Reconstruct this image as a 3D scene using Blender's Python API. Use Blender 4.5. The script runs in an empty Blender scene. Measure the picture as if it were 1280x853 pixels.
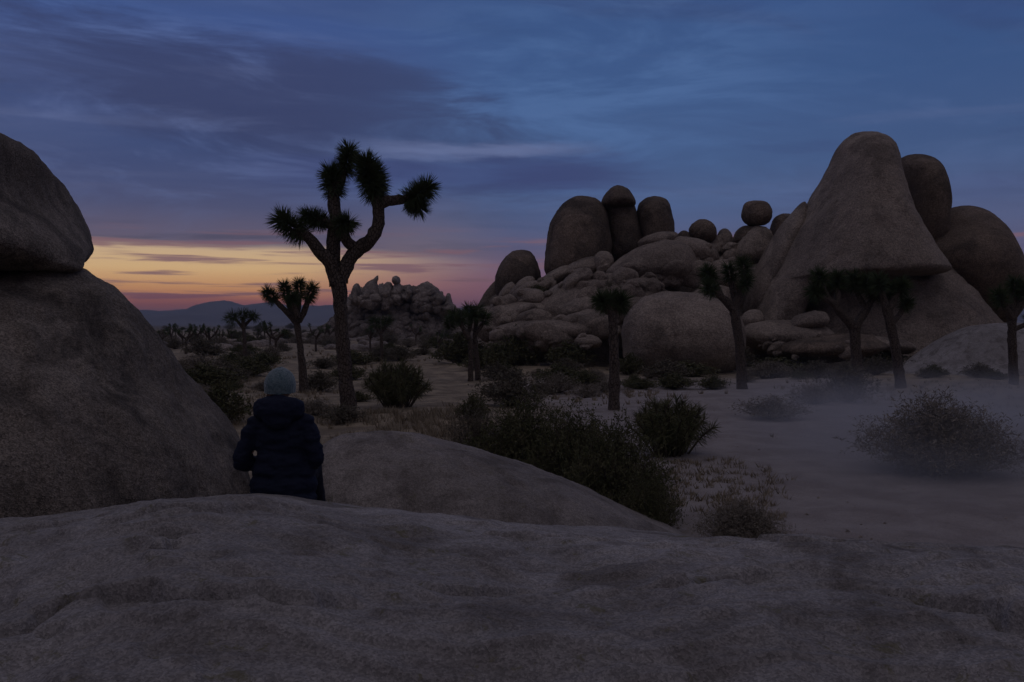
import bpy, math, random
import numpy as np
from mathutils import Vector, Matrix

random.seed(7)
R = math.radians
SC = bpy.context.scene
COL = SC.collection

# ------------------------------------------------------------------ camera
CAMZ = 2.4
F = 1108.0                       # focal length in photo pixels (1280 wide)
HOR = 406.0                      # photo row of the level horizon
PITCH = math.atan((426.5 - HOR) / F)
cam = bpy.data.cameras.new('camera')
cam.sensor_width = 36.0
cam.lens = F / 1280 * 36
cam.clip_start = 0.05
cam.clip_end = 20000
camo = bpy.data.objects.new('camera', cam)
COL.objects.link(camo)
camo.location = (0, 0, CAMZ)
camo.rotation_euler = (math.pi / 2 - PITCH, 0, 0)
SC.camera = camo
SC.view_settings.view_transform = 'Standard'
SC.view_settings.look = 'None'
SC.view_settings.exposure = 0.0
SC.view_settings.gamma = 1.0

def at(px, py, Y):
    """point at forward distance Y that the photo shows at (px, py)"""
    u = (px - 640) / F
    v = (426.5 - py) / F
    c, s = math.cos(PITCH), math.sin(PITCH)
    dy = c + v * s
    dz = v * c - s
    return Vector((u / dy * Y, Y, CAMZ + dz / dy * Y))

def gy(py):
    """forward distance of level ground seen at photo row py"""
    return CAMZ * F / (py - HOR)

# ------------------------------------------------------------------ sky
def lin(c):
    r = []
    for v in c:
        v /= 255.0
        r.append(v / 12.92 if v <= 0.04045 else ((v + 0.055) / 1.055) ** 2.4)
    return tuple(r) + (1.0,)

class NT:
    """small helper round a node tree"""
    def __init__(s, nt):
        s.nt = nt
        s.nt.nodes.clear()
    def n(s, t, **kw):
        nd = s.nt.nodes.new(t)
        for k, v in kw.items():
            setattr(nd, k, v)
        return nd
    def l(s, a, b):
        s.nt.links.new(a, b)
    def put(s, sock, v):
        if isinstance(v, bpy.types.NodeSocket):
            s.l(v, sock)
        else:
            sock.default_value = v
    def m(s, op, a, b=0.0, c=0.0, clamp=False):
        nd = s.n('ShaderNodeMath', operation=op, use_clamp=clamp)
        for i, v in enumerate((a, b, c)):
            s.put(nd.inputs[i], v)
        return nd.outputs[0]
    def ss(s, v, a, b, x=0.0, y=1.0):
        nd = s.n('ShaderNodeMapRange', interpolation_type='SMOOTHSTEP')
        s.put(nd.inputs[0], v)
        for i, q in enumerate((a, b, x, y)):
            s.put(nd.inputs[i + 1], q)
        return nd.outputs[0]
    def mix(s, f, a, b, blend='MIX'):
        nd = s.n('ShaderNodeMix', data_type='RGBA', blend_type=blend)
        s.put(nd.inputs[0], f)
        s.put(nd.inputs[6], a)
        s.put(nd.inputs[7], b)
        return nd.outputs[2]
    def ramp(s, v, stops):
        nd = s.n('ShaderNodeValToRGB')
        s.put(nd.inputs[0], v)
        e = nd.color_ramp.elements
        while len(e) < len(stops):
            e.new(0.5)
        for el, (p, c) in zip(e, stops):
            el.position = p
            el.color = c
        return nd.outputs[0]
    def noise(s, vec, scale, detail=4, rough=0.5, dist=0.0):
        nd = s.n('ShaderNodeTexNoise')
        if vec is not None:
            s.l(vec, nd.inputs['Vector'])
        nd.inputs['Scale'].default_value = scale
        nd.inputs['Detail'].default_value = detail
        nd.inputs['Roughness'].default_value = rough
        nd.inputs['Distortion'].default_value = dist
        return nd.outputs[0]
    def xyz(s, x, y, z):
        nd = s.n('ShaderNodeCombineXYZ')
        for i, v in enumerate((x, y, z)):
            s.put(nd.inputs[i], v)
        return nd.outputs[0]

world = bpy.data.worlds.new('World')
SC.world = world
world.use_nodes = True
W = NT(world.node_tree)
tc = W.n('ShaderNodeTexCoord')
sp = W.n('ShaderNodeSeparateXYZ')
W.l(tc.outputs['Generated'], sp.inputs[0])
dx, dy, dz = sp.outputs
az = W.m('MULTIPLY', W.m('ARCTAN2', dx, dy), 57.2958)            # degrees, 0 = ahead, + = right
el = W.m('MULTIPLY', W.m('ARCSINE', dz), 57.2958)                # degrees above the horizon
elc = W.m('MAXIMUM', el, 0.0)
t30 = W.m('DIVIDE', elc, 30.0, clamp=True)
# clear sky in the sunset direction and away from it, by elevation (0..30 degrees)
glow = W.ramp(t30, [(0.0, lin((196, 92, 76))), (0.022, lin((220, 106, 72))), (0.045, lin((238, 138, 88))),
                    (0.075, lin((250, 178, 108))), (0.115, lin((250, 206, 144))), (0.17, lin((214, 186, 154))),
                    (0.28, lin((120, 125, 158))), (0.6, lin((70, 96, 152))), (1.0, lin((52, 74, 132)))])
away = W.ramp(t30, [(0.0, lin((118, 84, 104))), (0.05, lin((120, 88, 106))), (0.12, lin((112, 102, 130))), (0.2, lin((92, 104, 142))),
                    (0.33, lin((72, 97, 140))), (0.5, lin((60, 90, 138))), (0.72, lin((54, 81, 132))), (1.0, lin((48, 70, 120)))])
daz = W.m('ABSOLUTE', W.m('ADD', az, 24.0))
toward = W.ss(daz, 9.0, 25.0, 1.0, 0.0)
base = W.mix(toward, away, glow)
# pink band low between the glow and the blue
pinkm = W.m('MULTIPLY', W.ss(W.m('ABSOLUTE', W.m('ADD', az, 4.0)), 2.0, 14.0, 1.0, 0.0), W.ss(el, 1.0, 5.5, 0.6, 0.0))
base = W.mix(pinkm, base, lin((178, 108, 116)))
# clouds: streaks laid out on a flat layer high above the desert
den = W.m('ADD', W.m('MAXIMUM', dz, 0.0), 0.045)
cx = W.m('DIVIDE', dx, den)
cy = W.m('DIVIDE', dy, den)
rx = W.m('ADD', W.m('MULTIPLY', cx, 0.97), W.m('MULTIPLY', cy, 0.10))
ry = W.m('ADD', W.m('MULTIPLY', cx, -0.10), W.m('MULTIPLY', cy, 0.97))
v1 = W.xyz(W.m('MULTIPLY', rx, 0.30), W.m('MULTIPLY', ry, 0.62), 0.3)
v2 = W.xyz(W.m('MULTIPLY', rx, 0.9), W.m('MULTIPLY', ry, 2.0), 1.7)
vw = W.xyz(W.m('MULTIPLY', az, 0.045), W.m('MULTIPLY', el, 0.42), 5.0)
n1 = W.noise(v1, 1.15, 6, 0.55, 0.35)
n2 = W.noise(v2, 1.3, 5, 0.6, 0.5)
nw = W.noise(vw, 1.0, 5, 0.6, 0.3)
nn = W.m('ADD', W.m('MULTIPLY', n1, 0.62), W.m('MULTIPLY', n2, 0.38))
# the thick deck on the left: lower edge about 4.8 degrees up, wavy
edge = W.m('ADD', W.m('ADD', 4.75, W.m('MULTIPLY', W.m('SUBTRACT', nw, 0.5), 1.5)), W.m('MULTIPLY', W.ss(az, -16.0, 6.0, 0.0, 1.0), -1.2))
deck = W.m('MULTIPLY', W.ss(W.m('SUBTRACT', el, edge), -0.22, 0.45), W.ss(az, -12.0, 5.0, 1.0, 0.30))
deck = W.m('MULTIPLY', deck, W.ss(W.m('ADD', el, W.m('MULTIPLY', nn, 16.0)), 15.5, 27.0, 1.0, 0.42))
sheet = W.m('MULTIPLY', W.ss(nn, 0.44, 0.60), 0.62)
sheet = W.m('MULTIPLY', sheet, W.ss(el, 5.0, 8.0))
cov = W.m('MAXIMUM', deck, sheet)
ccol = W.ramp(t30, [(0.0, lin((128, 84, 92))), (0.15, lin((104, 92, 116))), (0.24, lin((72, 79, 116))), (0.36, lin((57, 74, 118))),
                    (0.55, lin((55, 71, 120))), (1.0, lin((50, 64, 112)))])
# the banks are uneven: thin grey blue places and darker slate folds
big = W.noise(W.xyz(W.m('MULTIPLY', rx, 0.42), W.m('MULTIPLY', ry, 0.55), 4.4), 1.0, 6, 0.62, 0.9)
fold = W.noise(W.xyz(W.m('ADD', W.m('MULTIPLY', az, 0.07), W.m('MULTIPLY', el, 0.05)), W.m('MULTIPLY', el, 0.33), 6.1), 1.0, 6, 0.66, 0.7)
ccol = W.mix(W.m('MULTIPLY', W.ss(fold, 0.48, 0.68), W.ss(el, 5.5, 10.0, 0.15, 0.8)), ccol, lin((90, 106, 152)))
ccol = W.mix(W.ss(big, 0.48, 0.66, 0.0, 0.7), ccol, lin((52, 59, 90)))
ex = W.m('DIVIDE', W.m('ADD', az, 13.0), 17.0)
ey = W.m('DIVIDE', W.m('ADD', W.m('SUBTRACT', el, 13.2), W.m('MULTIPLY', W.m('ADD', az, 13.0), 0.16)), 3.6)
er = W.m('ADD', W.m('ADD', W.m('MULTIPLY', ex, ex), W.m('MULTIPLY', ey, ey)), W.m('MULTIPLY', W.m('SUBTRACT', fold, 0.5), 4.2))
dk = W.ss(er, 0.25, 1.5, 0.72, 0.0)
sky = W.mix(W.m('MULTIPLY', cov, 0.93), base, ccol)
sky = W.mix(dk, sky, lin((54, 61, 96)))
# paler opening right of centre
op = W.m('MULTIPLY', W.ss(W.m('ABSOLUTE', W.m('SUBTRACT', az, 6.0)), 3.0, 20.0, 1.0, 0.0), W.m('MULTIPLY', W.ss(el, 5.0, 10.0), W.ss(el, 24.0, 15.0)))
sky = W.mix(W.m('MULTIPLY', op, W.ss(fold, 0.38, 0.62, 0.15, 0.62)), sky, lin((84, 116, 166)))
# low streaks across the glow
st = W.noise(W.xyz(W.m('MULTIPLY', az, 0.10), W.m('MULTIPLY', el, 1.9), 9.2), 1.0, 4, 0.55, 0.2)
stm = W.m('MULTIPLY', W.ss(st, 0.50, 0.64), W.m('MULTIPLY', W.ss(el, 0.3, 1.2), W.ss(el, 6.5, 4.6)))
sky = W.mix(W.m('MULTIPLY', stm, 0.85), sky, lin((142, 103, 110)))
hz = W.ss(W.m('ABSOLUTE', W.m('SUBTRACT', el, W.m('ADD', 1.35, W.m('MULTIPLY', W.m('SUBTRACT', st, 0.5), 1.2)))), 0.15, 0.5, 0.55, 0.0)
sky = W.mix(W.m('MULTIPLY', hz, W.ss(az, -16.0, -10.0, 1.0, 0.0)), sky, lin((168, 84, 82)))
# a few pale wisps
wi = W.noise(W.xyz(W.m('MULTIPLY', az, 0.055), W.m('MULTIPLY', el, 0.62), 3.3), 1.0, 6, 0.6, 0.5)
wm = W.m('MULTIPLY', W.ss(wi, 0.55, 0.72), W.m('MULTIPLY', W.ss(el, 4.5, 8.0), W.ss(el, 24.0, 13.0)))
sky = W.mix(W.m('MULTIPLY', wm, 0.14), sky, lin((115, 126, 166)))
# one long pale wisp above the tallest tree's right arm, with a dark bank below it
nwi = W.noise(W.xyz(W.m('MULTIPLY', az, 0.12), W.m('MULTIPLY', el, 0.9), 7.7), 1.0, 5, 0.6, 0.4)
e1 = W.m('ADD', 11.05, W.m('MULTIPLY', W.m('SUBTRACT', nwi, 0.5), 1.6))
win = W.m('MULTIPLY', W.ss(az, -13.0, -6.0), W.ss(az, 0.0, 8.0, 1.0, 0.0))
bank = W.m('MULTIPLY', W.ss(W.m('ABSOLUTE', W.m('SUBTRACT', el, W.m('SUBTRACT', e1, 1.5))), 0.4, 1.6, 0.7, 0.0), W.m('MULTIPLY', W.ss(az, -20.0, -8.0), W.ss(az, 2.0, 12.0, 1.0, 0.0)))
sky = W.mix(bank, sky, lin((62, 72, 118)))
wsp = W.m('MULTIPLY', W.ss(W.m('ABSOLUTE', W.m('SUBTRACT', el, e1)), 0.05, 0.75, 0.6, 0.0), win)
sky = W.mix(wsp, sky, lin((116, 128, 170)))
# unseen sky, graded for its fill light: dim low behind the camera, brighter grey overhead
back = W.ss(W.m('ABSOLUTE', az), 50.0, 110.0)
over = W.ss(el, 24.0, 45.0)
vault = W.mix(W.ss(el, 0.0, 60.0), lin((70, 67, 84)), lin((120, 117, 130)))
sky = W.mix(W.m('MAXIMUM', back, over), sky, vault)
bg = W.n('ShaderNodeBackground')
W.l(sky, bg.inputs[0])
bg.inputs[1].default_value = 1.0
wo = W.n('ShaderNodeOutputWorld')
W.l(bg.outputs[0], wo.inputs[0])

# ------------------------------------------------------------------ numpy noise
def _h(i, j, k):
    n = (i * 73856093) ^ (j * 19349663) ^ (k * 83492791)
    n = n & 0x7fffffff
    n = (n ^ (n >> 13)) * 1274126177 & 0x7fffffff
    n = (n ^ (n >> 16)) * 668265263 & 0x7fffffff
    return ((n >> 7) & 0xffff) / 32767.5 - 1.0

def vnoise(P):
    I = np.floor(P).astype(np.int64)
    f = P - I
    f = f * f * f * (f * (f * 6 - 15) + 10)
    i, j, k = I[:, 0], I[:, 1], I[:, 2]
    x, y, z = f[:, 0], f[:, 1], f[:, 2]
    def L(a, b, t): return a + (b - a) * t
    a = L(_h(i, j, k), _h(i + 1, j, k), x)
    b = L(_h(i, j + 1, k), _h(i + 1, j + 1, k), x)
    c = L(_h(i, j, k + 1), _h(i + 1, j, k + 1), x)
    d = L(_h(i, j + 1, k + 1), _h(i + 1, j + 1, k + 1), x)
    return L(L(a, b, y), L(c, d, y), z)

def fbm(P, octv=4, gain=0.5, lac=2.03):
    P = np.asarray(P, float)
    s = np.zeros(len(P)); a = 1.0
    rot = np.array([[0.8, 0.36, -0.48], [-0.6, 0.48, -0.64], [0, 0.8, 0.6]])
    for o in range(octv):
        s += a * vnoise(P + 17.3 * o)
        P = P @ rot * lac
        a *= gain
    return s

# ------------------------------------------------------------------ mesh helpers
def make_mesh(name, verts, faces, smooth=True, mat=None):
    me = bpy.data.meshes.new(name)
    if isinstance(verts, np.ndarray):
        verts = verts.tolist()
    if isinstance(faces, np.ndarray):
        faces = faces.tolist()
    me.from_pydata(verts, [], faces)
    if smooth:
        me.polygons.foreach_set('use_smooth', [True] * len(me.polygons))
    if mat:
        me.materials.append(mat)
    me.update()
    return me

def put(name, me, parent=None, loc=None):
    o = bpy.data.objects.new(name, me)
    COL.objects.link(o)
    if parent:
        o.parent = parent
    if loc is not None:
        o.location = loc
    return o

def tag(o, label=None, cat=None, group=None, kind=None):
    if label: o['label'] = label
    if cat: o['category'] = cat
    if group: o['group'] = group
    if kind: o['kind'] = kind
    return o

def thing(name, loc, label, cat, group=None):
    o = bpy.data.objects.new(name, None)
    o.empty_display_size = 0.2
    COL.objects.link(o)
    o.location = loc
    return tag(o, label, cat, group)

def merge(parts):
    V, Fc, k = [], [], 0
    for v, f in parts:
        V.append(np.asarray(v)); Fc += [[i + k for i in q] for q in f]; k += len(v)
    return np.concatenate(V), Fc

def grid_faces(nr, nc, wrap=False):
    i = np.arange(nr - 1)[:, None]
    j = np.arange(nc if wrap else nc - 1)[None, :]
    a = i * nc + j
    b = i * nc + (j + 1) % nc
    return np.stack([a, b, b + nc, a + nc], -1).reshape(-1, 4)

# ------------------------------------------------------------------ materials
def new_mat(name):
    m = bpy.data.materials.new(name)
    m.use_nodes = True
    t = NT(m.node_tree)
    out = t.n('ShaderNodeOutputMaterial')
    b = t.n('ShaderNodeBsdfPrincipled')
    t.l(b.outputs[0], out.inputs[0])
    b.inputs['Roughness'].default_value = 0.9
    b.inputs['Specular IOR Level'].default_value = 0.2
    return m, t, b

def rock_mat(name, c1, c2, c3, s=1.0, bump=0.05, fine=0.02, lichen=0.0, stain=0.6, grain=0.55, cry=75.0):
    """granite: broad patina, streaks, crystals; s = size of the pattern"""
    m, t, b = new_mat(name)
    g = t.n('ShaderNodeNewGeometry')
    p = g.outputs['Position']
    n_big = t.noise(p, 0.55 / s, 5, 0.6, 0.6)
    n_mid = t.noise(p, 3.0 / s, 6, 0.65, 0.2)
    n_fine = t.noise(p, 26.0 / s, 4, 0.7)
    vo = t.n('ShaderNodeTexVoronoi')
    vo.inputs['Scale'].default_value = cry / s
    t.l(p, vo.inputs['Vector'])
    sv = t.n('ShaderNodeSeparateColor')
    t.l(vo.outputs['Color'], sv.inputs[0])
    n_grain = t.m('ADD', t.m('MULTIPLY', sv.outputs[0], 0.62), t.m('MULTIPLY', t.noise(p, 45.0 / s, 3, 0.7), 0.38))
    mp = t.n('ShaderNodeMapping')
    mp.inputs['Scale'].default_value = (1.0, 1.0, 0.22)
    t.l(p, mp.inputs[0])
    n_st = t.noise(mp.outputs[0], 1.6 / s, 5, 0.6, 0.3)
    col = t.mix(t.ss(n_big, 0.36, 0.62), c1, c2)
    col = t.mix(t.m('MULTIPLY', t.ss(n_st, 0.5, 0.7), stain), col, c3)
    col = t.mix(t.ss(n_mid, 0.3, 0.75, 0.35, 0.0), col, c3)
    spk = t.ss(n_grain, 0.12, 0.88, 1 - 0.55 * grain, 1 + 0.52 * grain)
    spk2 = t.ss(n_fine, 0.3, 0.7, 1 - 0.28 * grain, 1 + 0.26 * grain)
    n_pat = t.noise(p, 1.3 / s, 6, 0.62, 1.2)
    col = t.mix(t.ss(n_pat, 0.48, 0.66, 0.0, 0.7), col, c3)
    col = t.mix(1.0, col, t.m('MULTIPLY', spk, spk2), 'MULTIPLY')
    if lichen:
        n_l = t.noise(p, 5.5 / s, 6, 0.75, 0.4)
        col = t.mix(t.m('MULTIPLY', t.ss(n_l, 0.58, 0.66), lichen), col, (0.13, 0.115, 0.05, 1))
    t.l(col, b.inputs['Base Color'])
    bp = t.n('ShaderNodeBump')
    bp.inputs['Strength'].default_value = 1.0
    bp.inputs['Distance'].default_value = bump * s
    hgt = t.m('ADD', t.m('MULTIPLY', n_mid, 1.0), t.m('MULTIPLY', n_fine, 0.22))
    t.l(hgt, bp.inputs['Height'])
    bp2 = t.n('ShaderNodeBump')
    bp2.inputs['Strength'].default_value = 1.0
    bp2.inputs['Distance'].default_value = fine * s
    t.l(vo.outputs['Distance'], bp2.inputs['Height'])
    t.l(bp.outputs[0], bp2.inputs['Normal'])
    t.l(bp2.outputs[0], b.inputs['Normal'])
    return m

M = {}
M['near_rock'] = rock_mat('granite_near', (0.34, 0.285, 0.225, 1), (0.235, 0.195, 0.155, 1), (0.085, 0.07, 0.057, 1), 1.0, 0.09, 0.010, 0.0, 0.9, 0.75, 90.0)
M['slab_rock'] = rock_mat('granite_slab', (0.385, 0.355, 0.335, 1), (0.285, 0.262, 0.245, 1), (0.13, 0.112, 0.098, 1), 1.0, 0.045, 0.002, 0.6, 0.65, 0.5, 130.0)
M['slab_two'] = rock_mat('granite_weathered', (0.34, 0.30, 0.265, 1), (0.25, 0.22, 0.195, 1), (0.11, 0.092, 0.078, 1), 1.0, 0.045, 0.003, 0.4, 0.7, 0.5, 100.0)
M['mid_rock'] = rock_mat('granite_pile', (0.43, 0.35, 0.275, 1), (0.32, 0.258, 0.205, 1), (0.15, 0.12, 0.096, 1), 4.0, 0.06, 0.012, 0.0, 0.6)
M['dark_rock'] = rock_mat('granite_patina', (0.30, 0.225, 0.165, 1), (0.20, 0.152, 0.113, 1), (0.085, 0.067, 0.052, 1), 4.0, 0.06, 0.012, 0.0, 0.9)
M['far_rock'] = rock_mat('granite_far', (0.40, 0.335, 0.28, 1), (0.28, 0.235, 0.20, 1), (0.12, 0.10, 0.085, 1), 8.0, 0.03, 0.008, 0.0, 0.5)

def plain_mat(name, a, b_, scale=8.0, bump=0.0, rough=0.95, detail=4):
    m, t, b = new_mat(name)
    g = t.n('ShaderNodeNewGeometry')
    n = t.noise(g.outputs['Position'], scale, detail, 0.6)
    t.l(t.mix(t.ss(n, 0.3, 0.7), a, b_), b.inputs['Base Color'])
    b.inputs['Roughness'].default_value = rough
    if bump:
        bp = t.n('ShaderNodeBump')
        bp.inputs['Distance'].default_value = bump
        t.l(n, bp.inputs['Height'])
        t.l(bp.outputs[0], b.inputs['Normal'])
    return m

M['leaf'] = plain_mat('joshua_leaf', (0.05, 0.075, 0.03, 1), (0.09, 0.11, 0.055, 1), 3.0)
M['dry_leaf'] = plain_mat('joshua_dead_leaf', (0.075, 0.06, 0.038, 1), (0.12, 0.10, 0.066, 1), 3.0)
M['creosote'] = plain_mat('creosote_leaf', (0.07, 0.078, 0.034, 1), (0.16, 0.15, 0.078, 1), 4.0)
M['brush'] = plain_mat('grey_brush_leaf', (0.11, 0.10, 0.07, 1), (0.19, 0.165, 0.12, 1), 4.0)
M['pale_brush'] = plain_mat('dry_brush_twig', (0.19, 0.165, 0.125, 1), (0.29, 0.25, 0.195, 1), 4.0)
M['twig'] = plain_mat('twig', (0.06, 0.045, 0.035, 1), (0.11, 0.085, 0.065, 1), 20.0)
M['grass'] = plain_mat('dry_grass', (0.22, 0.175, 0.115, 1), (0.32, 0.265, 0.185, 1), 5.0)
M['hills'] = plain_mat('hill_scrub', (0.15, 0.12, 0.10, 1), (0.22, 0.18, 0.15, 1), 0.004)

def bark_mat():
    m, t, b = new_mat('joshua_bark')
    tcn = t.n('ShaderNodeNewGeometry')
    p = tcn.outputs['Position']
    mp = t.n('ShaderNodeMapping')
    mp.inputs['Scale'].default_value = (1, 1, 0.55)
    t.l(p, mp.inputs[0])
    vo = t.n('ShaderNodeTexVoronoi', feature='DISTANCE_TO_EDGE')
    vo.inputs['Scale'].default_value = 16
    t.l(mp.outputs[0], vo.inputs['Vector'])
    n = t.noise(mp.outputs[0], 14, 5, 0.7)
    cr = t.ss(vo.outputs[0], 0.0, 0.12)
    col = t.mix(cr, (0.045, 0.034, 0.027, 1), t.mix(n, (0.09, 0.068, 0.052, 1), (0.19, 0.15, 0.12, 1)))
    t.l(col, b.inputs['Base Color'])
    bp = t.n('ShaderNodeBump')
    bp.inputs['Distance'].default_value = 0.03
    t.l(t.m('ADD', cr, n), bp.inputs['Height'])
    t.l(bp.outputs[0], b.inputs['Normal'])
    return m
M['bark'] = bark_mat()

def ground_mat():
    m, t, b = new_mat('desert_ground')
    g = t.n('ShaderNodeNewGeometry')
    p = g.outputs['Position']
    s = t.n('ShaderNodeSeparateXYZ')
    t.l(p, s.inputs[0])
    X, Y = s.outputs[0], s.outputs[1]
    n1 = t.noise(p, 0.16, 5, 0.6, 0.4)
    n2 = t.noise(p, 1.1, 6, 0.65, 0.3)
    n3 = t.noise(p, 9.0, 5, 0.7)
    n4 = t.noise(p, 60.0, 3, 0.7)
    # the sandy trail: broad on the right, bending off to the left behind the shrubs
    ctr = t.m('ADD', t.m('ADD', 4.4, t.m('MULTIPLY', Y, 0.085)), t.m('MULTIPLY', t.m('SUBTRACT', n1, 0.5), 4.0))
    wdt = t.m('ADD', 2.6, t.m('MULTIPLY', Y, 0.11))
    d = t.m('DIVIDE', t.m('ABSOLUTE', t.m('SUBTRACT', X, ctr)), wdt)
    tr = t.m('MULTIPLY', t.ss(t.m('ADD', d, t.m('MULTIPLY', t.m('SUBTRACT', n2, 0.5), 0.9)), 0.75, 1.25, 1.0, 0.0), t.ss(Y, 34.0, 48.0, 1.0, 0.0))
    sand = t.mix(t.ss(n2, 0.35, 0.65), (0.36, 0.315, 0.285, 1), (0.27, 0.23, 0.205, 1))
    soil = t.mix(t.ss(n2, 0.38, 0.6), (0.37, 0.295, 0.195, 1), (0.21, 0.165, 0.11, 1))
    soil = t.mix(t.ss(n3, 0.5, 0.72, 0.0, 0.55), soil, (0.12, 0.095, 0.07, 1))
    far = t.ss(Y, 120.0, 600.0)
    soil = t.mix(far, soil, (0.16, 0.13, 0.10, 1))
    col = t.mix(tr, soil, sand)
    col = t.mix(1.0, col, t.ss(n4, 0.3, 0.7, 0.8, 1.2), 'MULTIPLY')
    t.l(col, b.inputs['Base Color'])
    bp = t.n('ShaderNodeBump')
    bp.inputs['Distance'].default_value = 0.05
    t.l(t.m('ADD', t.m('MULTIPLY', n3, 0.8), t.m('MULTIPLY', n4, 0.25)), bp.inputs['Height'])
    t.l(bp.outputs[0], b.inputs['Normal'])
    return m
M['ground'] = ground_mat()

# ------------------------------------------------------------------ the ground and the hills
def ground_z(x, y):
    x = np.asarray(x, float); y = np.asarray(y, float)
    P = np.stack([x * 0.14, y * 0.14, np.zeros_like(x)], -1).reshape(-1, 3)
    Q = np.stack([x * 0.9, y * 0.9, np.ones_like(x) * 4], -1).reshape(-1, 3)
    amp = np.clip((y.reshape(-1) - 4) / 40, 0.15, 1.0) * 0.22
    z = fbm(P, 3) * amp + fbm(Q, 3) * 0.035 + fbm(Q * 2.7, 2) * 0.016 * np.clip(1 - y.reshape(-1) / 60, 0, 1)
    return z.reshape(x.shape)

def gz(x, y):
    return float(ground_z(np.array([x]), np.array([y]))[0])

ys = np.concatenate([np.linspace(-60, 0, 20, endpoint=False), np.linspace(0, 40, 260, endpoint=False),
                     np.linspace(40, 140, 130, endpoint=False), np.geomspace(140, 9000, 60)])
xs1 = np.linspace(-30, 30, 241)
xs2 = np.geomspace(31, 7000, 50)
xs = np.concatenate([-xs2[::-1], xs1, xs2])
GX, GY = np.meshgrid(xs, ys)
V = np.stack([GX, GY, ground_z(GX, GY)], -1).reshape(-1, 3)
tag(put('ground', make_mesh('ground', V, grid_faces(len(ys), len(xs)), True, M['ground'])), kind='structure')

ridge = [(-900, 392), (-300, 385), (0, 380), (110, 384), (165, 387), (205, 388), (235, 386), (258, 382), (272, 377), (284, 374.5),
         (294, 378), (303, 381), (316, 382), (330, 379), (345, 377), (360, 382), (385, 381), (402, 382), (420, 380), (445, 384),
         (500, 388), (570, 384), (640, 388), (760, 384), (900, 390), (1050, 382), (1200, 388), (1280, 386), (1700, 392), (2200, 390)]
def hills():
    D = 4200.0
    pts = [at(a, b, D) for a, b in ridge]
    X = np.array([p.x for p in pts]); Z = np.array([p.z for p in pts])
    nx, ny = 900, 40
    gx = np.linspace(X[0], X[-1], nx)
    rz = np.interp(gx, X, Z)
    rows = []
    for j in range(ny):
        t = j / (ny - 1)
        yy = D - 1500 + 2600 * t
        k = 1 - abs(yy - D) / (1500 if yy < D else 1100)
        prof = max(k, 0) ** 1.25
        P = np.stack([gx * 0.004, np.full(nx, yy * 0.0022), np.full(nx, 3.1)], -1)
        nz = fbm(P, 5, 0.55)
        zz = rz * prof * (1 + 0.0 * nz) + nz * 26 * prof * (1 - prof) * 3 + fbm(P * 6, 3) * 3.0 * prof - 2
        rows.append(np.stack([gx, np.full(nx, yy), zz], -1))
    V = np.concatenate(rows)
    tag(put('hills', make_mesh('hills', V, grid_faces(ny, nx), True, M['hills'])), kind='structure')
hills()

# ------------------------------------------------------------------ boulders
def smooth_outline(pts, sub=8):
    n = len(pts); out = []
    for i in range(n):
        p0, p1, p2, p3 = (np.array(pts[(i + k) % n], float) for k in (-1, 0, 1, 2))
        for s in range(sub):
            t = s / sub
            out.append(0.5 * ((2 * p1) + (-p0 + p2) * t + (2 * p0 - 5 * p1 + 4 * p2 - p3) * t * t + (-p0 + 3 * p1 - 3 * p2 + p3) * t ** 3))
    return np.array(out)

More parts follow.
